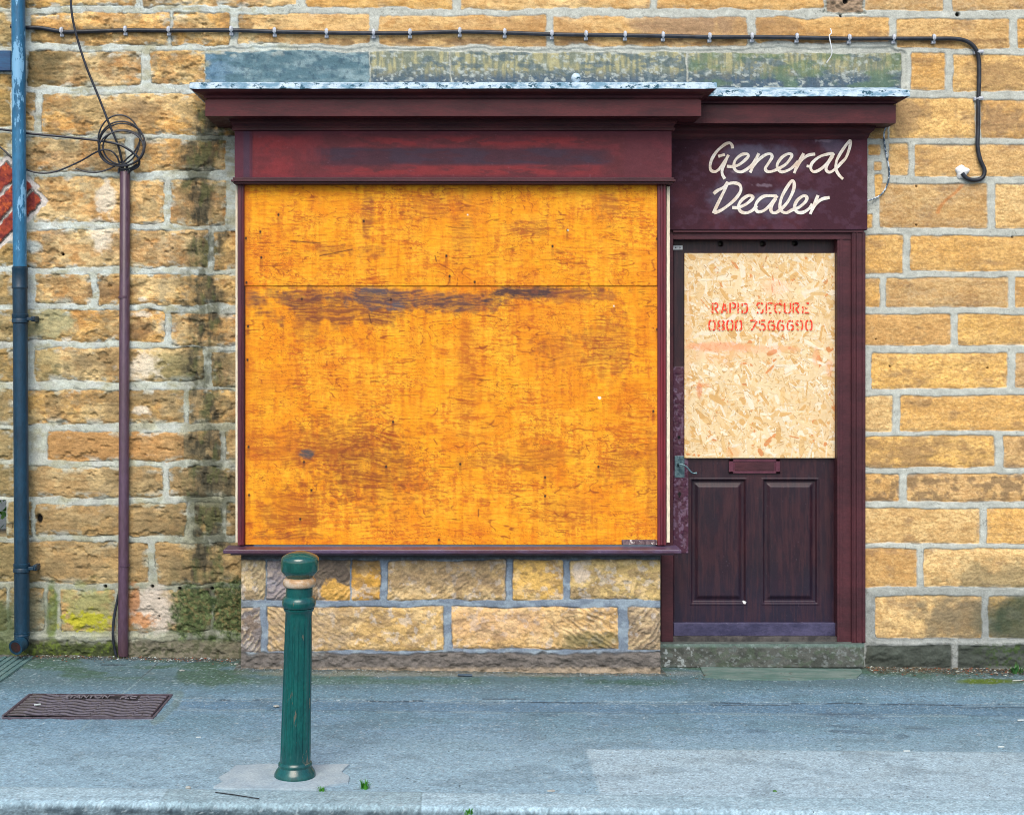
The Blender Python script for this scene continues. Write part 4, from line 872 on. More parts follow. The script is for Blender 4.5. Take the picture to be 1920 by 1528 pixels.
# ------------------------------------------------------------------ ground
def pxpy(x, y):     # ground point -> photo px, for laying out patches by where they stand
    d = -y; f = D/(D-d); return VX+x*S*f, VY+(H-gz(x))*S*f
def pave_fun(x, y):
    px, py = pxpy(x, y); mm = x*375; dm = -y*375
    b = fbm(mm/90, dm/60, 5, 901); m = fbm(mm/14, dm/14, 5, 903); f = vn(mm/1.7, dm/1.7, 905); f2 = vn(mm/3.1+50, dm/3.1, 907)
    c = np.zeros(x.shape+(3,))+AG(138, 168, 188)
    c = mixc(c, ss(.4, .62, b)*.5, AG(118, 150, 160)); c = mixc(c, ss(.46, .62, m)*.35, AG(112, 142, 160))
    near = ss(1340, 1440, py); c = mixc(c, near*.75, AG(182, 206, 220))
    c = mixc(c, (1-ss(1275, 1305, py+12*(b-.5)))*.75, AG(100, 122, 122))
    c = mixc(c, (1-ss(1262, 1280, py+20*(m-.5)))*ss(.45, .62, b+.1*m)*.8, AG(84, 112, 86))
    c = mixc(c, blob(px, py, 400, 1268, 70, 14, .7, 20, 910)*.75, AG(82, 108, 78)); c = mixc(c, blob(px, py, 640, 1277, 260, 6, .6, 20, 911)*.6, AG(96, 124, 104)); c = mixc(c, blob(px, py, 1190, 1278, 90, 6, .8, 20, 912)*.7, AG(72, 106, 82))
    c = mixc(c, blob(px, py, 1860, 1277, 56, 5, .5, 20, 913)*.95, AG(104, 124, 22)); c = mixc(c, blob(px, py, 850, 1262, 420, 6, .4, 30, 914)*.75, AG(164, 156, 140))
    # trench reinstatement band and lighter patch by the kerb
    tr = ss(1310, 1311.5, py-.004*(px-330))*(1-ss(1328, 1329.5, py-.008*(px-330)))*(px > 330)
    c = mixc(c, tr*.55, AG(104, 136, 164))
    for (yy, sl, k) in ((1310.5, .006, .8), (1329, .008, .5)):
        ln = np.abs(py-(yy+sl*(px-330)+1.5*(vn(px/60, py*0, 915)-.5)*2)); g = ss(.4, .55, fbm(px/70, py*0+yy, 4, 917)); c = mixc(c, (1-ss(.5, 1.5, ln))*(px > 325)*g*k, AG(56, 66, 76)); c = mixc(c, (1-ss(.5, 1.4, np.abs(ln-1.8)))*(px > 325)*(1-g)*.4, AG(178, 190, 190))
    rx0 = G(1100, 1406); xr = ss(rx0[0]-.01, rx0[0]+.005, x); yr = ss(1404, 1406, py-.008*(px-1100)); lp = xr*yr
    c = mixc(c, lp*.8, AG(204, 220, 230)); c = mixc(c, lp*ss(.5, .65, b)*.3, AG(176, 186, 190))
    c = mixc(c, (1-ss(.5, 2, np.abs(py-1404.5-.008*(px-1100))))*xr*.5, AG(190, 205, 210))
    # damp scuffs
    for (cx, cy, rx_, ry_) in ((1600, 1340, 70, 7), (1425, 1370, 42, 4.5), (1600, 1372, 60, 4), (1690, 1381, 22, 5), (1720, 1365, 30, 3), (1545, 1338, 40, 4), (1580, 1362, 40, 3), (1020, 1340, 30, 3)):
        q = np.sqrt(((px-cx)/rx_)**2+((py-cy-(px-cx)*.05)/ry_)**2)+(fbm(px/14, py/4, 4, 919)-.5)*1.2; c = mixc(c, (1-ss(.5, 1.1, q))*.5, AG(82, 102, 122))
    # mortar haunch round the manhole, joint cracks
    for pts, w, colr, k in (([(318, 1300), (338, 1301), (330, 1318), (302, 1346), (290, 1352), (285, 1345)], 7, (132, 152, 152), .6), ([(298, 1238), (262, 1275), (235, 1296), (180, 1340), (150, 1370)], 1.4, (176, 196, 196), .6), ([(295, 1243), (258, 1277)], 1.3, (60, 72, 76), .8), ([(0, 1345), (130, 1347), (285, 1348)], 1.2, (170, 150, 160), .5), ([(175, 1346), (210, 1360), (300, 1362)], 1, (110, 130, 150), .6), ([(190, 1246), (235, 1246)], 1.4, (60, 70, 78), .8)):
        for (x0, y0), (x1, y1) in zip(pts[:-1], pts[1:]):
            t = np.clip(((px-x0)*(x1-x0)+(py-y0)*(y1-y0))/((x1-x0)**2+(y1-y0)**2), 0, 1); q = np.hypot(px-x0-t*(x1-x0), (py-y0-t*(y1-y0)))+1.5*(m-.5); c = mixc(c, (1-ss(w*.6, w*1.3, q))*k, AG(*colr))
    for (x0, x1, y0) in ((905, 985, 1310), (1330, 1480, 1320), (1790, 1930, 1325)):
        c = mixc(c, (1-ss(.6, 1.6, np.abs(py-y0)))*(px > x0)*(px < x1)*.7, AG(60, 72, 84))
    # dirt where wall and pavement meet
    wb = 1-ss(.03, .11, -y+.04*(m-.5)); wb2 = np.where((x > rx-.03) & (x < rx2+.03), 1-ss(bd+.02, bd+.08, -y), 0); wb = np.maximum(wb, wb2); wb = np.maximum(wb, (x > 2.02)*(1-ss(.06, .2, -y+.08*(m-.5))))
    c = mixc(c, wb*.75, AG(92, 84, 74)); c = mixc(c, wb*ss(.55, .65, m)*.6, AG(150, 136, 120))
    g3 = vn(mm/5.5, dm/5.5, 931); c *= (.58+.62*f+.24*g3)[..., None]; c = mixc(c, ss(.56, .66, fbm(mm/60, dm/40, 5, 933))*.3, AG(112, 130, 140)); c = mixc(c, ss(.78, .92, f2)*.5, AG(214, 222, 226)); c = mixc(c, ss(.95, .985, vn(mm/4.5, dm/4.5, 923))*.9, AG(235, 240, 240)); c = mixc(c, (ss(.9, .96, vn(mm/2.6, dm/2.6, 921)))*.6, AG(50, 58, 66)); c = mixc(c, ss(.965, .985, vn(mm/7, dm/7, 925))*.8, AG(40, 48, 52))
    z = ((b-.5)*.006+(m-.5)*.004+(f-.5)*.0022-tr*.003+lp*.002+wb*(m-.3)*.012)*ss(0, .04, KD0+y)
    zi = (px > 4-(py-1345)*1.19) & (px < 286-(py-1345)*.76) & (py > 1301) & (py < 1347); z = np.where(zi, -.012, z)
    return z, np.clip(c, .003, .8)
def ground(name, X, Y, fun, mat, kind="structure"):
    gx, gy = np.meshgrid(X, Y); z, c = fun(gx, gy)
    V = np.stack([gx, gy, gz(gx)+z], -1).reshape(-1, 3); F = grid_faces(*gx.shape)
    o = obj(name, V, F, mat, smooth=True, colors=c.reshape(-1, 3)); tag(o, kind=kind); return o
KD0, KD1 = 2.075, 2.235
PX = steps((-6, -2.35, .06), (-2.35, 2.95, .0055), (2.95, 6, .06))
PY = -steps((-.12, .9, .0085), (.9, KD0, .0065))
PY = PY[::-1]
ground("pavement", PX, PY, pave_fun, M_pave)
# kerb: stones with joints, face dropping to the road
def kerb():
    X = steps((-6, -2.2, .05), (-2.2, 2.6, .006), (2.6, 6, .05))
    prof_ = [(KD0-.004, -.0006), (KD0+.003, .001)]+[(KD0+.006+(KD1-KD0-.03)*k/18, .002) for k in range(1, 19)]+[(KD1-.018, .001), (KD1-.010, -.002), (KD1-.004, -.009), (KD1, -.02)]+[(KD1+.004, -.02-.0035*k) for k in range(1, 32)]
    Pp = np.array(prof_); gx = np.repeat(X[None], len(Pp), 0); gd = np.repeat(Pp[:, :1], len(X), 1); gh = np.repeat(Pp[:, 1:], len(X), 1)
    mm = gx*375; dm = (gd-gh*1.6)*375
    b = fbm(mm/90, dm/30, 4, 951); m = fbm(mm/12, dm/12, 5, 953); f = vn(mm/1.8, dm/1.8, 955)
    jx = np.array([-1.02, -.13, .78, 1.69, 2.6, -1.95, 3.5]); jd = np.min(np.abs(gx[..., None]-jx), -1)
    c = np.zeros(gx.shape+(3,))+AG(204, 224, 234); c = mixc(c, ss(.42, .6, b)*.5, AG(186, 208, 220)); c = mixc(c, ss(.5, .62, m)*.35, AG(152, 174, 184))
    c = mixc(c, ((gx > -1.02) & (gx < -.13))*.35, AG(140, 160, 160))
    c = mixc(c, (1-ss(.001, .004, jd))*.35, AG(110, 124, 130)); c = mixc(c, (1-ss(.003, .012, np.abs(gd-KD0-.004)))*.2, AG(120, 134, 138))
    c = mixc(c, ss(.004, .022, -gh)*(.35+.8*m), AG(70, 84, 94)); c *= (.66+.66*f)[..., None]; c = mixc(c, ss(.8, .92, vn(mm/3, dm/3, 957))*.5, AG(225, 232, 236))
    gd2 = gd+(m-.5)*.006*(gh < .0015); gh2 = gh+(m-.5)*.006*ss(0, .02, gd-KD0)-(1-ss(.0, .004, jd))*.0015
    V = np.stack([gx, -gd2, gz(gx)+gh2], -1).reshape(-1, 3); F = grid_faces(*gx.shape)[:, ::-1]
    o = obj("kerb", V, F, M_pave, smooth=True, colors=np.clip(c, .003, .8).reshape(-1, 3)); tag(o, kind="structure")
kerb()
# road and wider ground
m_road = paint("road_asphalt", AG(96, 104, 110), AG(110, 118, 124), .9, 3, bmp=(160, .8, .004))
o = MB(); n_ = 12
for (x0, x1, y0, y1, z_) in ((-300, 300, -KD1-.003, -300, -.12),): o.add([(x0, y0, z_), (x1, y0, z_), (x1, y1, z_), (x0, y1, z_)], [(3, 2, 1, 0)])
o = o.build("road", m_road); tag(o, kind="structure")
o = MB(); o.add([(-300, 300, -.13), (300, 300, -.13), (300, -300, -.13), (-300, -300, -.13)], [(3, 2, 1, 0)]); o = o.build("ground", paint("plain_earth", AG(110, 108, 100), AG(120, 118, 108), .95, 2)); tag(o, kind="structure")
# concrete patch round the bollard foot
def slab(name, pts, top, mat, **kw):
    V = [G(a, b) for a, b in pts]; n = len(V); mb = MB(); c = sum(V)/n
    ring = [v+np.array([0, 0, top]) for v in V]; low = [v+(v-c)*.01-np.array([0, 0, .03]) for v in V]
    mb.add(ring+low, [list(range(n))]+[[i, i+n, (i+1) % n+n, (i+1) % n] for i in range(n)]); return mb.build(name, mat, **kw)
o = slab("concrete_patch", [(428, 1450), (442, 1438), (500, 1435), (575, 1437), (655, 1435), (648, 1441), (640, 1450), (655, 1458), (653, 1470), (620, 1474), (600, 1482), (500, 1481), (440, 1481), (400, 1478), (418, 1468), (410, 1460)], .0075, M_conc); tag(o, kind="structure")

# ------------------------------------------------------------------ bollard
bb = G(553, 1457); sc = (D+bb[1])/(D*S)    # metres per px there
def bz(py): return (1455-py)*sc*1.0
lean = ((563-553)*sc/((1455-1031)*sc), 0)
bol = thing("bollard", "green painted fluted cast-iron bollard with a cream ring, leaning slightly on the pavement edge", "bollard", bb)
def L(seq): return [(r*sc, bz(y)) for y, r in seq]
flute = lambda t, h: 1-.055*(.5+.5*math.cos(t*14))**2
flute_fn = lambda t, h: 1-(.075*max(0, math.cos(t*14))**.8)*min(1, max(0, (bz(1158)-h)/.02))*min(1, max(0, (h-bz(1418))/.02))
o = MB(); o.lathe([(39*sc, -.02), (39*sc, .0)]+L([(1452, 39), (1446, 38.5), (1441, 36), (1437, 33), (1433, 31), (1430, 32), (1427, 31.5), (1424, 29)]), bb, 64, lean=lean); o.build("base", M_green, bol, smooth=True)
o = MB(); o.lathe(L([(1424, 28.6)]+[(1424-k*6.9, 28.6-.09*k) for k in range(1, 40)]+[(1145, 25), (1143, 26.5), (1140, 28.5), (1137, 29)]), bb, 168, rfun=flute_fn, lean=lean); o.build("shaft", M_green, bol, smooth=True)
o = MB(); o.lathe(L([(1137.5, 26), (1136, 29), (1132, 31), (1126, 31.8), (1120, 30.5), (1117, 28), (1115, 25.5), (1100, 25.2), (1096, 25)]), bb, 64, lean=lean); o.build("collar", M_green, bol, smooth=True)
o = MB(); o.lathe(L([(1098, 25), (1097, 28), (1094.5, 30), (1089, 31), (1084, 30), (1081.5, 27.5), (1080, 24)]), bb, 64, lean=lean); o.build("ring", M_gold, bol, smooth=True)
o = MB(); o.lathe(L([(1082, 23), (1079, 25), (1076, 27), (1072, 31), (1068, 34.5), (1064, 35.4), (1050, 35.6), (1046, 35.2), (1043, 34.2), (1040.5, 32), (1037.5, 27), (1034.5, 20), (1032, 11), (1031, .5)]), bb, 64, lean=lean); o.build("cap", M_greencap, bol, smooth=True)

# ------------------------------------------------------------------ downpipe
M_pipe_lo = paint("navy_pipe_paint", A(12, 46, 64), A(18, 58, 80), .4, 10, (1, 1, .4), spots=(60, .7, A(70, 110, 130), (1, 1, .5)))
M_pipe_hi = paint("flaking_blue_pipe_paint", A(30, 92, 126), A(46, 112, 148), .38, 8, (1, 1, .3), spots=(11, .54, A(120, 172, 204), (1.6, 1.6, .5)))
pd = .075; f_ = (D-pd)/D
pb = W(41, 1205, pd); pt_ = W(34, -60, pd)
pipe = thing("downpipe", "tall blue cast-iron downpipe at the left end of the wall, paler flaking paint above", "drainpipe", (pb[0], -pd, pb[2]-.03))
def pz(py): return zpy(py, pd)
def px_at(py): return W(34.3+(41.5-34.3)*py/1205, 0, pd)[0]
def pseg(y0, y1, r, mat, name, extra=None):
    mb = MB(); a = np.array([px_at(y1), -pd, pz(y1)]); b = np.array([px_at(y0), -pd, pz(y0)]); h = b[2]-a[2]
    pr = extra(h) if extra else [(r, 0), (r, h)]
    mb.lathe(pr, a, 32, lean=((b[0]-a[0])/h, 0)); return mb.build(name, mat, pipe, smooth=True)
u_ = f_/S
pseg(-560, 505, 12.7*u_, M_pipe_hi, "upper_pipe")
pseg(500, 1075, 13.6*u_, M_pipe_lo, "lower_pipe"); pseg(1075, 1192, 14*u_, M_pipe_lo, "shoe_pipe")
pseg(502, 542, 0, M_pipe_lo, "collar", lambda h: [(13.6*u_, 0), (15*u_, .004), (15*u_, .012), (14.2*u_, .016), (14.2*u_, h-.012), (14.8*u_, h-.008), (14.8*u_, h-.001), (13*u_, h)])
for yy in (597, 1064):
    pseg(yy-9, yy+9, 0, M_pipe_lo, "bracket_band", lambda h: [(13.8*u_, 0), (15.4*u_, .003), (15.4*u_, h*.4), (14.6*u_, h*.5), (15.2*u_, h*.6), (15.2*u_, h-.003), (13.8*u_, h)])
    o = MB(); xx = px_at(yy); zz = pz(yy+1); o.box((xx+.03, -.09, zz-.008), (xx+.062, -.05, zz+.008), .002); o.box((xx+.052, -.07, zz-.014), (xx+.072, -.0, zz+.014), .003); o.lathe([(.009, 0), (.008, .012)], (xx+.062, -.072, zz), 12, 'y'); o.build("bracket_lug", M_pipe_lo, pipe)
pseg(1184, 1191, 0, M_pipe_lo, "collar", lambda h: [(14*u_, 0), (15*u_, .002), (15*u_, .006), (14.4*u_, .008), (15*u_, .012), (15*u_, h-.002), (14*u_, h)])
# shoe elbow turning out and to the left, a dark rusty disc painted for its shaded hollow
base = np.array([px_at(1190), -pd, pz(1190)]); mouth = W(30, 1213, .16)
pts = [base+np.array([0, 0, .02]), base+np.array([-.0, -.01, -.03]), (base+mouth)/2+np.array([.01, .0, -.014]), mouth]
o = MB(); o.tube(pts, 13.6*u_, 24, 6); sh_ = o.build("shoe", M_pipe_lo, pipe, smooth=True)
dirv = mouth-pts[2]; dirv /= np.linalg.norm(dirv)
def disc(mb, c, nrm, r0, r1, off, n=28):
    u = np.cross(nrm, [0, 0, 1]); u /= np.linalg.norm(u); w = np.cross(nrm, u); b = len(mb.v); c = c+nrm*off
    for rr in (r0, r1):
        for k in range(n):
            t = 2*math.pi*k/n; mb.v.append(list(c+rr*(math.cos(t)*u+math.sin(t)*w)))
    for k in range(n): mb.f.append([b+k, b+(k+1) % n, b+n+(k+1) % n, b+n+k])
o = MB(); disc(o, mouth, dirv, 10.2*u_, 14.2*u_, .003); o.build("mouth_rim", M_pipe_lo, pipe)
o = MB(); n = 28; o.v += [list(mouth+dirv*.002)]; disc(o, mouth, dirv, .0005, 10.2*u_, .002); o.build("mouth", paint("rusty_mouth", A(24, 8, 8), A(50, 14, 12), .8, 30), pipe)

# conduit
M_cond = paint("plum_conduit_paint", A(82, 60, 78), A(76, 54, 62), .35, 6, (1, 1, .3), spots=(40, .7, A(120, 95, 120)))
cbp = W(231, 1218, .032); ctp = W(234.5, 322, .032)
cond = thing("cable_conduit", "plum painted vertical pipe carrying phone cables up the wall", "conduit", cbp)
o = MB(); h = ctp[2]-cbp[2]; o.lathe([(.0255, -.03), (.0255, h-.002), (.024, h), (.02, h), (.02, h-.03)], cbp, 32, lean=((ctp[0]-cbp[0])/h, 0)); o.build("pipe", M_cond, cond, smooth=True)
for yy in (560, 1062): o = MB(); o.lathe([(.026, 0), (.0275, .001), (.0275, .012), (.026, .013)], W(232.5, yy, .032), 32); o.build("band", M_cond, cond, smooth=True)

# ------------------------------------------------------------------ cables
def P3(pts, d): return [W(a, b, d if np.isscalar(d) else d[i]) for i, (a, b) in enumerate(pts)]
cab = [(20, 50), (50, 52.5), (75, 53), (118, 60), (150, 60), (237, 57.5), (318, 58), (435, 57.5), (516, 60), (613, 62), (701, 63), (769, 62.5), (862, 60), (946, 62), (1034, 65), (1098, 66), (1171, 67), (1242, 68), (1329, 70), (1408, 70), (1492, 71), (1590, 73), (1673, 73), (1748, 73), (1798, 74), (1822, 84), (1834, 105), (1836, 140), (1834.5, 187), (1834, 240), (1833, 275), (1838, 300), (1846, 320), (1841, 334), (1826, 338), (1812, 334), (1804, 325)]
c1 = thing("wall_cable", "thick black cable clipped along the top of the wall and looping down at the right", "cable", W(860, 62, .02))
o = MB(); o.tube(P3(cab, .022), .0105, 10, 6); o.build("sheath", M_black, c1, smooth=True)
first = None
for i, (x, y) in enumerate([(118, 60), (237, 57.5), (318, 58), (435, 57.5), (516, 60), (613, 62), (701, 63), (769, 62.5), (862, 60), (946, 62), (1034, 65), (1098, 66), (1171, 67), (1242, 68), (1329, 70), (1408, 70), (1492, 71), (1590, 73), (1673, 73), (1748, 73), (1835, 100), (1834.5, 187)]):
    if first is None:
        mb = MB(); p = W(x, y, 0)
        q = [(0, .02, .013)]
        mb.tube([p+np.array([0, -.004, .0125]), p+np.array([0, -.024, .0135]), p+np.array([0, -.035, .006]), p+np.array([0, -.0355, -.006]), p+np.array([0, -.026, -.0145]), p+np.array([0, -.004, -.016])], .0052, 6, 4)
        mb.box(p+np.array([-.0095, -.002, -.030]), p+np.array([.0095, -.022, -.010]), .002); mb.box(p+np.array([-.0085, -.028, -.011]), p+np.array([.0085, -.0365, .012]), .003); mb.lathe([(.0035, 0), (.003, .003)], p+np.array([0, -.02, -.026]), 8, 'y')
        first = mb.build("cable_clip", M_clip, c1, smooth=True); p0 = p
    else:
        cp = first.copy(); COL.objects.link(cp); cp.parent = c1; dv = W(x, y, 0)-p0
        if y > 90:
            cp.rotation_euler = (0, R(90), 0); rel = p0-ORG[c1.name]; cp.location = Vector(W(x, y, 0)-ORG[c1.name])-Vector((rel[2], rel[1], -rel[0]))
        else: cp.location = tuple(dv)
mb = MB(); cS = W(1804, 323, .004)
for k in range(1): mb.lathe([(.034, -.006), (.033, .006), (.027, .012), (.014, .018), (.001, .020)], cS, 22, 'y', rfun=lambda t, h: .85+.12*math.sin(3*t+1)+.10*math.sin(5*t)+.22*abs(math.sin(t/2+.3)))
mb.build("sealant", M_white, c1, smooth=True)
# telephone wires: drop wire, coil, tails
o = MB(); o.tube([W(130, -120, .12), W(132, -20, .11), W(137, 40, .1), W(158, 115, .09), W(188, 190, .08), W(206, 236, .075), W(221, 272, .06), (W(229, 305, .04)), W(232, 330, .032)], .0058, 8, 8)
o = o.build("drop_wire", M_black, smooth=True, origin=W(232, 325, .03)); tag(o, "thick black drop wire curving down from the top into the plum conduit", "cable")
o = MB()
def ell(cx, cy, rx_, ry_, d0, a0=0, tilt=0, n=26):
    return [W(cx+rx_*math.cos(t)*math.cos(tilt)-ry_*math.sin(t)*math.sin(tilt), cy+rx_*math.cos(t)*math.sin(tilt)+ry_*math.sin(t)*math.cos(tilt), d0+.006*math.sin(t*2)) for t in [a0+2*math.pi*k/n for k in range(n+1)]]
for (cx, cy, rx_, ry_, d0, tl) in ((223, 263, 39, 47, .045, .05), (228, 270, 43, 42, .055, .1), (232, 277, 39, 33, .062, .12), (227, 279, 42, 33, .07, -.08), (229, 272, 43, 40, .05, 0)):
    o.tube(ell(cx, cy, rx_, ry_, d0, .3, tl), .0042, 7, 3)
o.tube(P3([(262, 242), (263, 262), (252, 285), (238, 298), (230, 308), (232, 326)], .05), .0042, 7, 5)
o.tube(P3([(222, 326), (224, 316), (230, 318), (245, 316), (258, 308)], .05), .0055, 7, 5); o.tube(P3([(230, 330), (227, 312), (236, 308), (240, 326)], .045), .007, 7, 5)
o = o.build("cable_coil", M_black, smooth=True, origin=W(232, 322, .05)); tag(o, "coil of spare black wire looped at the top of the plum conduit", "cable coil")
o = MB(); o.tube([W(-60, 238, .03), W(0, 243, .03), W(25, 246, .035), W(52, 250.5, .03), W(120, 257, .035), W(184, 264, .05), W(222, 271, .072), W(246, 284, .07), (W(260, 298, .06)), W(259, 312, .05), W(245, 320, .045), W(236, 328, .035)], .006, 8, 6)
o = o.build("side_wire", M_black, smooth=True, origin=W(0, 243, .03)); tag(o, "straight black wire running left from the coil behind the blue downpipe", "cable")
o = MB(); o.tube([W(-40, 250, .03), W(0, 276, .03), W(22, 296, .03), W(50, 318, .028), W(78, 325, .026), W(108, 321, .028), W(150, 303, .04), W(184, 284, .065), W(205, 282, .075), W(219, 294, .07), W(225, 312, .05), W(228, 330, .032)], .0045, 8, 6)
o = o.build("slack_wire", M_black, smooth=True, origin=W(75, 325, .03)); tag(o, "thin black wire sagging in a shallow loop below the coil", "cable")
o = MB(); o.tube(P3([(142, 316), (160, 322), (182, 323.5), (202, 318), (222, 308), (230, 300)], .04), .0042, 7, 6)
o = o.build("loose_wire_end", M_black, smooth=True, origin=W(180, 323, .03)); tag(o, "short loose end of black wire hanging left of the conduit top", "cable")
o = MB(); o.tube([W(224, 1108, .03), W(215, 1150, .03), W(212, 1180, .035), W(213, 1205, .035), W(218, 1232, .03)], .007, 8, 6)
o = o.build("ground_wire", M_black, smooth=True, origin=W(216, 1222, .03)); tag(o, "dark cable bowed beside the foot of the plum conduit", "cable")
o = MB(); o.tube([W(1557, 54, .03), W(1559, 62, .04), W(1555, 68, .045), W(1557, 80, .045), W(1560, 96, .04), W(1558, 106, .035), W(1550, 118, .02)], .0028, 7, 6)
o = o.build("white_wire", M_white, smooth=True, origin=W(1556, 54, .03)); tag(o, "short white wire dangling over the black cable above the doorway", "wire")
o = MB(); o.tube(P3([(1666, 226), (1660, 242), (1657, 255), (1660, 280), (1665, 305), (1667.5, 325), (1664, 345), (1655, 362), (1641, 372), (1622, 378)], [.06, .03, .02, .014, .014, .014, .014, .014, .02, .03]), .0042, 8, 6)
o = o.build("bell_wire", paint("peeling_grey_wire", A(60, 80, 96), A(200, 210, 215), .6, 40, thr=(.48, .54)), smooth=True, origin=W(1660, 240, .02)); tag(o, "thin peeling grey wire bowed on the wall right of the lettered panel", "wire")

# ------------------------------------------------------------------ manhole cover
ca, cb, cc, cd_ = G(57, 1303), G(317, 1303), G(286, 1344.5), G(7, 1345)
mx0 = (ca[0]+cd_[0])/2; mx1 = (cb[0]+cc[0])/2; my0 = (ca[1]+cb[1])/2; my1 = (cc[1]+cd_[1])/2
man = thing("manhole_cover", "rusty brown wavy-ribbed iron inspection cover set in the pavement", "manhole cover", ((mx0+mx1)/2, (my0+my1)/2, gz((mx0+mx1)/2)))
def mh(X, Y):
    gx, gy = np.meshgrid(X, Y); u = (gx-mx0)/(mx1-mx0); v = (gy-my0)/(my1-my0)
    col_ = np.floor(u*7); ph = col_*1.9
    wv = np.sin((v*8.5+.42*np.sin(((u*3.5) % 1)*2*np.pi)+.5*(np.floor(u*3.5) % 2))*2*np.pi)
    gap = np.abs((u*3.5+.25*np.sin(v*20)) % 1-.5) > .485
    rib = ss(-.1, .35, wv)*(1-gap*.8)
    txt = ((v > .04) & (v < .23) & (u > .30) & (u < .80)); rib = rib*(~txt)
    brd = (u < .012) | (u > .988) | (v < .02) | (v > .98)
    h = .0+.0045*rib; h = np.where(brd, .0045, h)
    f = fbm(gx*90, gy*90, 4, 961)
    c = mixc(np.zeros(gx.shape+(3,))+AG(52, 46, 52), rib, AG(136, 124, 134)); c = mixc(c, ss(.5, .7, f)*.5, AG(110, 96, 88)); c = mixc(c, (u < .1)*.3, AG(100, 90, 70)); c = np.where(brd[..., None], AG(78, 60, 68), c)
    V = np.stack([gx, gy, gz(gx)+h], -1).reshape(-1, 3)
    return obj("cover_plate", V, grid_faces(*gx.shape), M_litter, man, smooth=True, colors=c.reshape(-1, 3))
mh(np.linspace(mx0, mx1, 300), np.linspace(my1, my0, 170))
o = MB()
for (x0, y0, x1, y1) in ((mx0-.014, my0, mx0-.003, my1), (mx1+.003, my0, mx1+.014, my1), (mx0-.014, my0+.012, mx1+.014, my0+.002), (mx0-.014, my1-.002, mx1+.014, my1-.012)):
    o.box((x0, y0, gz(x0)-.02), (x1, y1, gz((x0+x1)/2)+.0035), .001)
o.build("frame", M_iron, man)
def text_mesh(body, size, loc, name, mat, parent, sx=1.0):
    cu = bpy.data.curves.new("t", 'FONT'); cu.body = body; cu.size = size; cu.extrude = .0015; cu.offset = size*.02
    t = bpy.data.objects.new("t", cu); COL.objects.link(t); dg = bpy.context.evaluated_depsgraph_get(); dg.update()
    me = bpy.data.meshes.new_from_object(t.evaluated_get(dg)); bpy.data.objects.remove(t)
    V = np.array([v.co[:] for v in me.vertices]); F = [list(p.vertices) for p in me.polygons]
    V = V*np.array([sx, 1, 1])+np.array(loc); return obj(name, V, F, mat, parent)
M_cast = paint("worn_cast_letters", AG(160, 148, 156), AG(130, 118, 128), .5, 40, bmp=None)
zc_ = gz(mx0)+.0035
text_mesh("STANTON", .062, (mx0+.16, my0-.072, zc_-.001), "maker_lettering", M_cast, man, .68)
text_mesh("PLC", .062, (mx0+.405, my0-.072, zc_-.0045), "maker_lettering", M_cast, man, .68)
# slotted drain channel across the pavement at far left
chx0, chx1 = W(10, 0, .03)[0], W(68, 0, .03)[0]
ch = MB(); zc_ = gz(chx0)
nr = 5
for k in range(nr): 
    a = chx0+(chx1-chx0)*k/(nr-.35); ch.box((a, -.06, zc_-.03), (a+(chx1-chx0)/(nr)*.62, -KD0, zc_+.006), .002)
ch.box((chx0, -.06, zc_-.06), (chx1, -KD0, zc_+.001))
o = ch.build("drain_channel", M_chan, origin=((chx0+chx1)/2, -1, zc_)); tag(o, "ribbed pale iron drain channel crossing the pavement from the downpipe foot", "drain")

# ------------------------------------------------------------------ small things on the ground
def tuft(name, px, py, n, hgt, mat, spread, label, cat, group=None, lean_=.5, wid=.0022):
    b = G(px, py); mb = MB()
    for k in range(n):
        a = rng.random()*6.28; r = rng.random()*spread; p = b+np.array([math.cos(a)*r, math.sin(a)*r, 0]); hh = hgt*(.5+.6*rng.random()); q = np.array([math.cos(a), math.sin(a), 0])*hh*lean_*rng.random()*1.6
        s = np.array([-math.sin(a), math.cos(a), 0])*wid*(.7+.6*rng.random())
        m1 = p+q*.35+np.array([0, 0, hh*.6]); t = p+q+np.array([0, 0, hh])
        mb.add([p-s, p+s, m1+s*.8, m1-s*.8, t], [(0, 1, 2, 3), (3, 2, 4)])
    o = mb.build(name, mat, origin=b); tag(o, label, cat, "weeds and grass rooted in the joints"); return o
tuft("grass_tuft", 684, 1478, 70, .030, M_leaf, .016, "bright grass tuft at the kerb joint right of the concrete patch", "grass tuft")
tuft("grass_tuft", 604, 1483, 34, .016, M_leaf, .014, "tiny grass tuft at the front edge of the bollard's concrete patch", "grass tuft")
tuft("grass_tuft", 878, 1524, 40, .014, M_leaf, .02, "low grass growing at the kerb face below the shop window", "grass tuft")
tuft("weed_plant", 1905, 1262, 46, .045, M_weed, .03, "small green weed at the wall foot by the right edge", "weed", wid=.004)
tuft("weed_plant", 1788, 1250, 40, .06, M_red_leaf, .025, "reddish dried weed at the plinth joint right of the door step", "weed", wid=.003)
tuft("weed_plant", 1918, 1248, 30, .07, M_red_leaf, .02, "reddish stalks against the plinth at the far right", "weed", wid=.003)
tuft("weed_plant", 224, 1232, 50, .03, paint("dry_moss", AG(140, 140, 70), AG(120, 120, 80), .8, 30, bmp=None), .05, "dry yellowish moss tuft at the foot of the plum conduit", "weed", lean_=1.4)
import bmesh
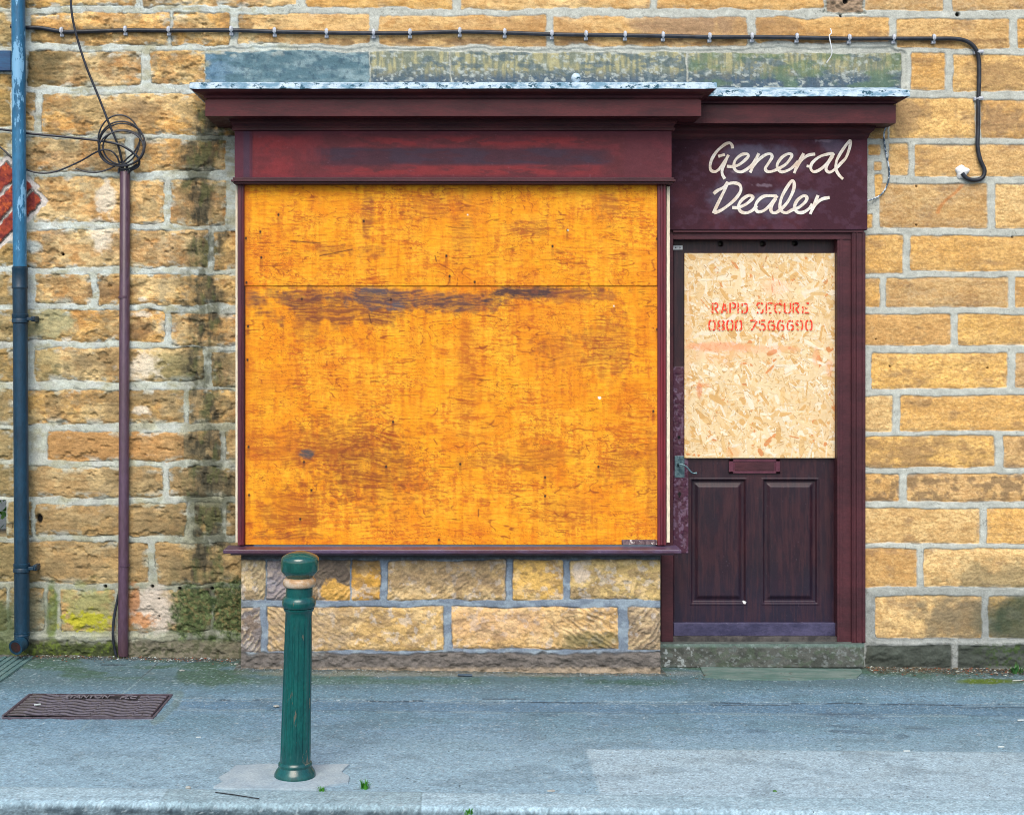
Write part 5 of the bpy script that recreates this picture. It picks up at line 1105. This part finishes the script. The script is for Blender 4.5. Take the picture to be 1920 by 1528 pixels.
def pebble(px, py, r, label, mat=M_pebble, flat=.6, group=None):
    b = G(px, py); bm = bmesh.new(); bmesh.ops.create_icosphere(bm, subdivisions=2, radius=1)
    sd = rng.random(3)*9
    V = []
    for v in bm.verts:
        k = 1+.25*math.sin(v.co.x*2.3+sd[0])*math.cos(v.co.y*2.7+sd[1])+.15*math.sin(v.co.z*4+sd[2]); V.append(b+np.array([v.co.x*r*k*1.2, v.co.y*r*k, v.co.z*r*flat*k+r*flat*.6]))
    bm.verts.index_update(); F = [[v.index for v in f.verts] for f in bm.faces]; bm.free()
    o = obj("pebble", V, F, mat, origin=b); tag(o, label, "pebble", "pebbles and chips lying on the pavement"); return o
for (x, y, r, l) in ((341, 1257, .011, "largest white pebble on the dirty pavement between conduit and bay"), (353, 1233, .009, "round cream pebble against the mossy wall foot"), (392, 1234, .007, "small bluish white pebble at the wall foot left of the bay"), (446, 1231, .010, "orange-white pebble wedged at the left corner of the stall riser"), (443, 1246, .009, "pale pebble on the pavement just left of the stall riser"), (315, 1239, .008, "tan stone chip by the wall foot near the conduit"), (1902, 1252, .008, "white chip beside the green weed at the right"), (1868, 1263, .008, "white stone chip on dirt near the right edge"), (496, 1461, .011, "pale stone chip left of the bollard foot on the concrete"), (470, 1463, .007, "smaller stone chip at the left of the concrete patch"), (518, 1325, .010, "white stone chip on the pavement left of the bollard shaft"), (1034, 1483, .011, "flat pebble at the back of the kerb"), (353, 1478, .009, "pale pebble near the kerb left of the concrete patch"), (1453, 1484, .007, "dark green chip lying by the kerb")):
    pebble(x, y, r, l, M_pebble if "dark" not in l else M_weed, .3 if "flat" in l or r >= .011 else .55)
def butt(px, py, ang, label, ln=.022, r=.0038, cat="cigarette end", name="cigarette_butt", mat=None):
    b = G(px, py); u = np.array([math.cos(ang), math.sin(ang), 0]); p = b+np.array([0, 0, r+.001+(.01 if "cover" in label else 0)])
    mb = MB(); mb.tube([p-u*ln/2, p, p+u*ln/2], r, 8, 2); o = mb.build(name, mat or M_paper, origin=b, smooth=True); tag(o, label, cat, "cigarette ends dropped on the pavement" if name == "cigarette_butt" else None)
butt(70, 1327, .5, "white cigarette end lying on the manhole cover", .026)
butt(1914, 1352, .1, "cigarette end on the pavement at the right edge", .03)
butt(1877, 1402, .0, "cigarette end on the seam of the lighter asphalt patch", .024)
butt(1700, 1410, .1, "white cigarette end on the seam of the lighter patch below the door", .026)
butt(372, 1388, .1, "white paper sliver on open pavement below the manhole cover", .02, .0025, "paper scrap", "paper_scrap")
butt(872, 1268, -.15, "dark blue plastic stick lying at the foot of the stall riser", .07, .006, "litter", "plastic_stick", paint("slate_plastic", AG(60, 84, 104), AG(74, 98, 118), .5, 20))
butt(1908, 1277, .1, "pale twig beside the moss at the right", .05, .003, "twig", "dry_twig", M_pebble)
o = MB(); o.tube([G(404, 1487)+np.array([0, 0, .004]), G(435, 1492)+np.array([0, 0, .006]), G(486, 1500)+np.array([0, 0, .006])], .0018, 6, 4); o = o.build("dry_twig", M_bolt, origin=G(440, 1493)); tag(o, "thin dark twig lying on the kerb below the bollard", "twig")
# loose dirt, leaf crumbs and chips along the wall foot
V = []; F = []; C = []
pal = [AG(110, 84, 62), AG(80, 62, 50), AG(150, 128, 100), AG(170, 90, 60), AG(210, 205, 190), AG(70, 74, 60), AG(130, 112, 90), AG(230, 230, 225)]
def crumb(x, y, s, cc):
    z = gz(x)+.004; a = rng.random()*6.28; n = len(V)
    for k in range(4):
        t = a+k*1.57+rng.normal()*.25; V.append([x+math.cos(t)*s*(.6+.6*rng.random()), y+math.sin(t)*s*(.6+.6*rng.random()), z+rng.random()*s*.5]); C.append(cc)
    V.append([x, y, z+s*(.4+.5*rng.random())]); C.append(cc)
    for k in range(4): F.append([n+k, n+(k+1) % 4, n+4])
for k in range(900):
    x = -2.2+rng.random()*1.1; d = .02+abs(rng.normal())*.05+(.05 if x > -1.5 else 0)*rng.random(); crumb(x, -d, .002+.006*rng.random()**2, pal[rng.integers(8)])
for k in range(1500):
    x = 2.03+rng.random()*.95; crumb(x, -(.03+abs(rng.normal())*.07), .002+.007*rng.random()**2, pal[rng.integers(7)])
for k in range(500):
    x = rx+rng.random()*(rx2-rx+.4); crumb(x, -(bd+.03+abs(rng.normal())*.06), .0015+.003*rng.random()**2, pal[rng.integers(8)])
for k in range(600):
    x = -2.2+rng.random()*5; crumb(x, -(.3+rng.random()*1.75), .0015+.0025*rng.random()**3, pal[[4, 7, 5, 1][rng.integers(4)]])
o = obj("leaf_litter", V, F, M_litter, colors=np.array(C)); tag(o, kind="stuff")
print("verts", sum(len(o.data.vertices) for o in bpy.data.objects if o.type == 'MESH'))
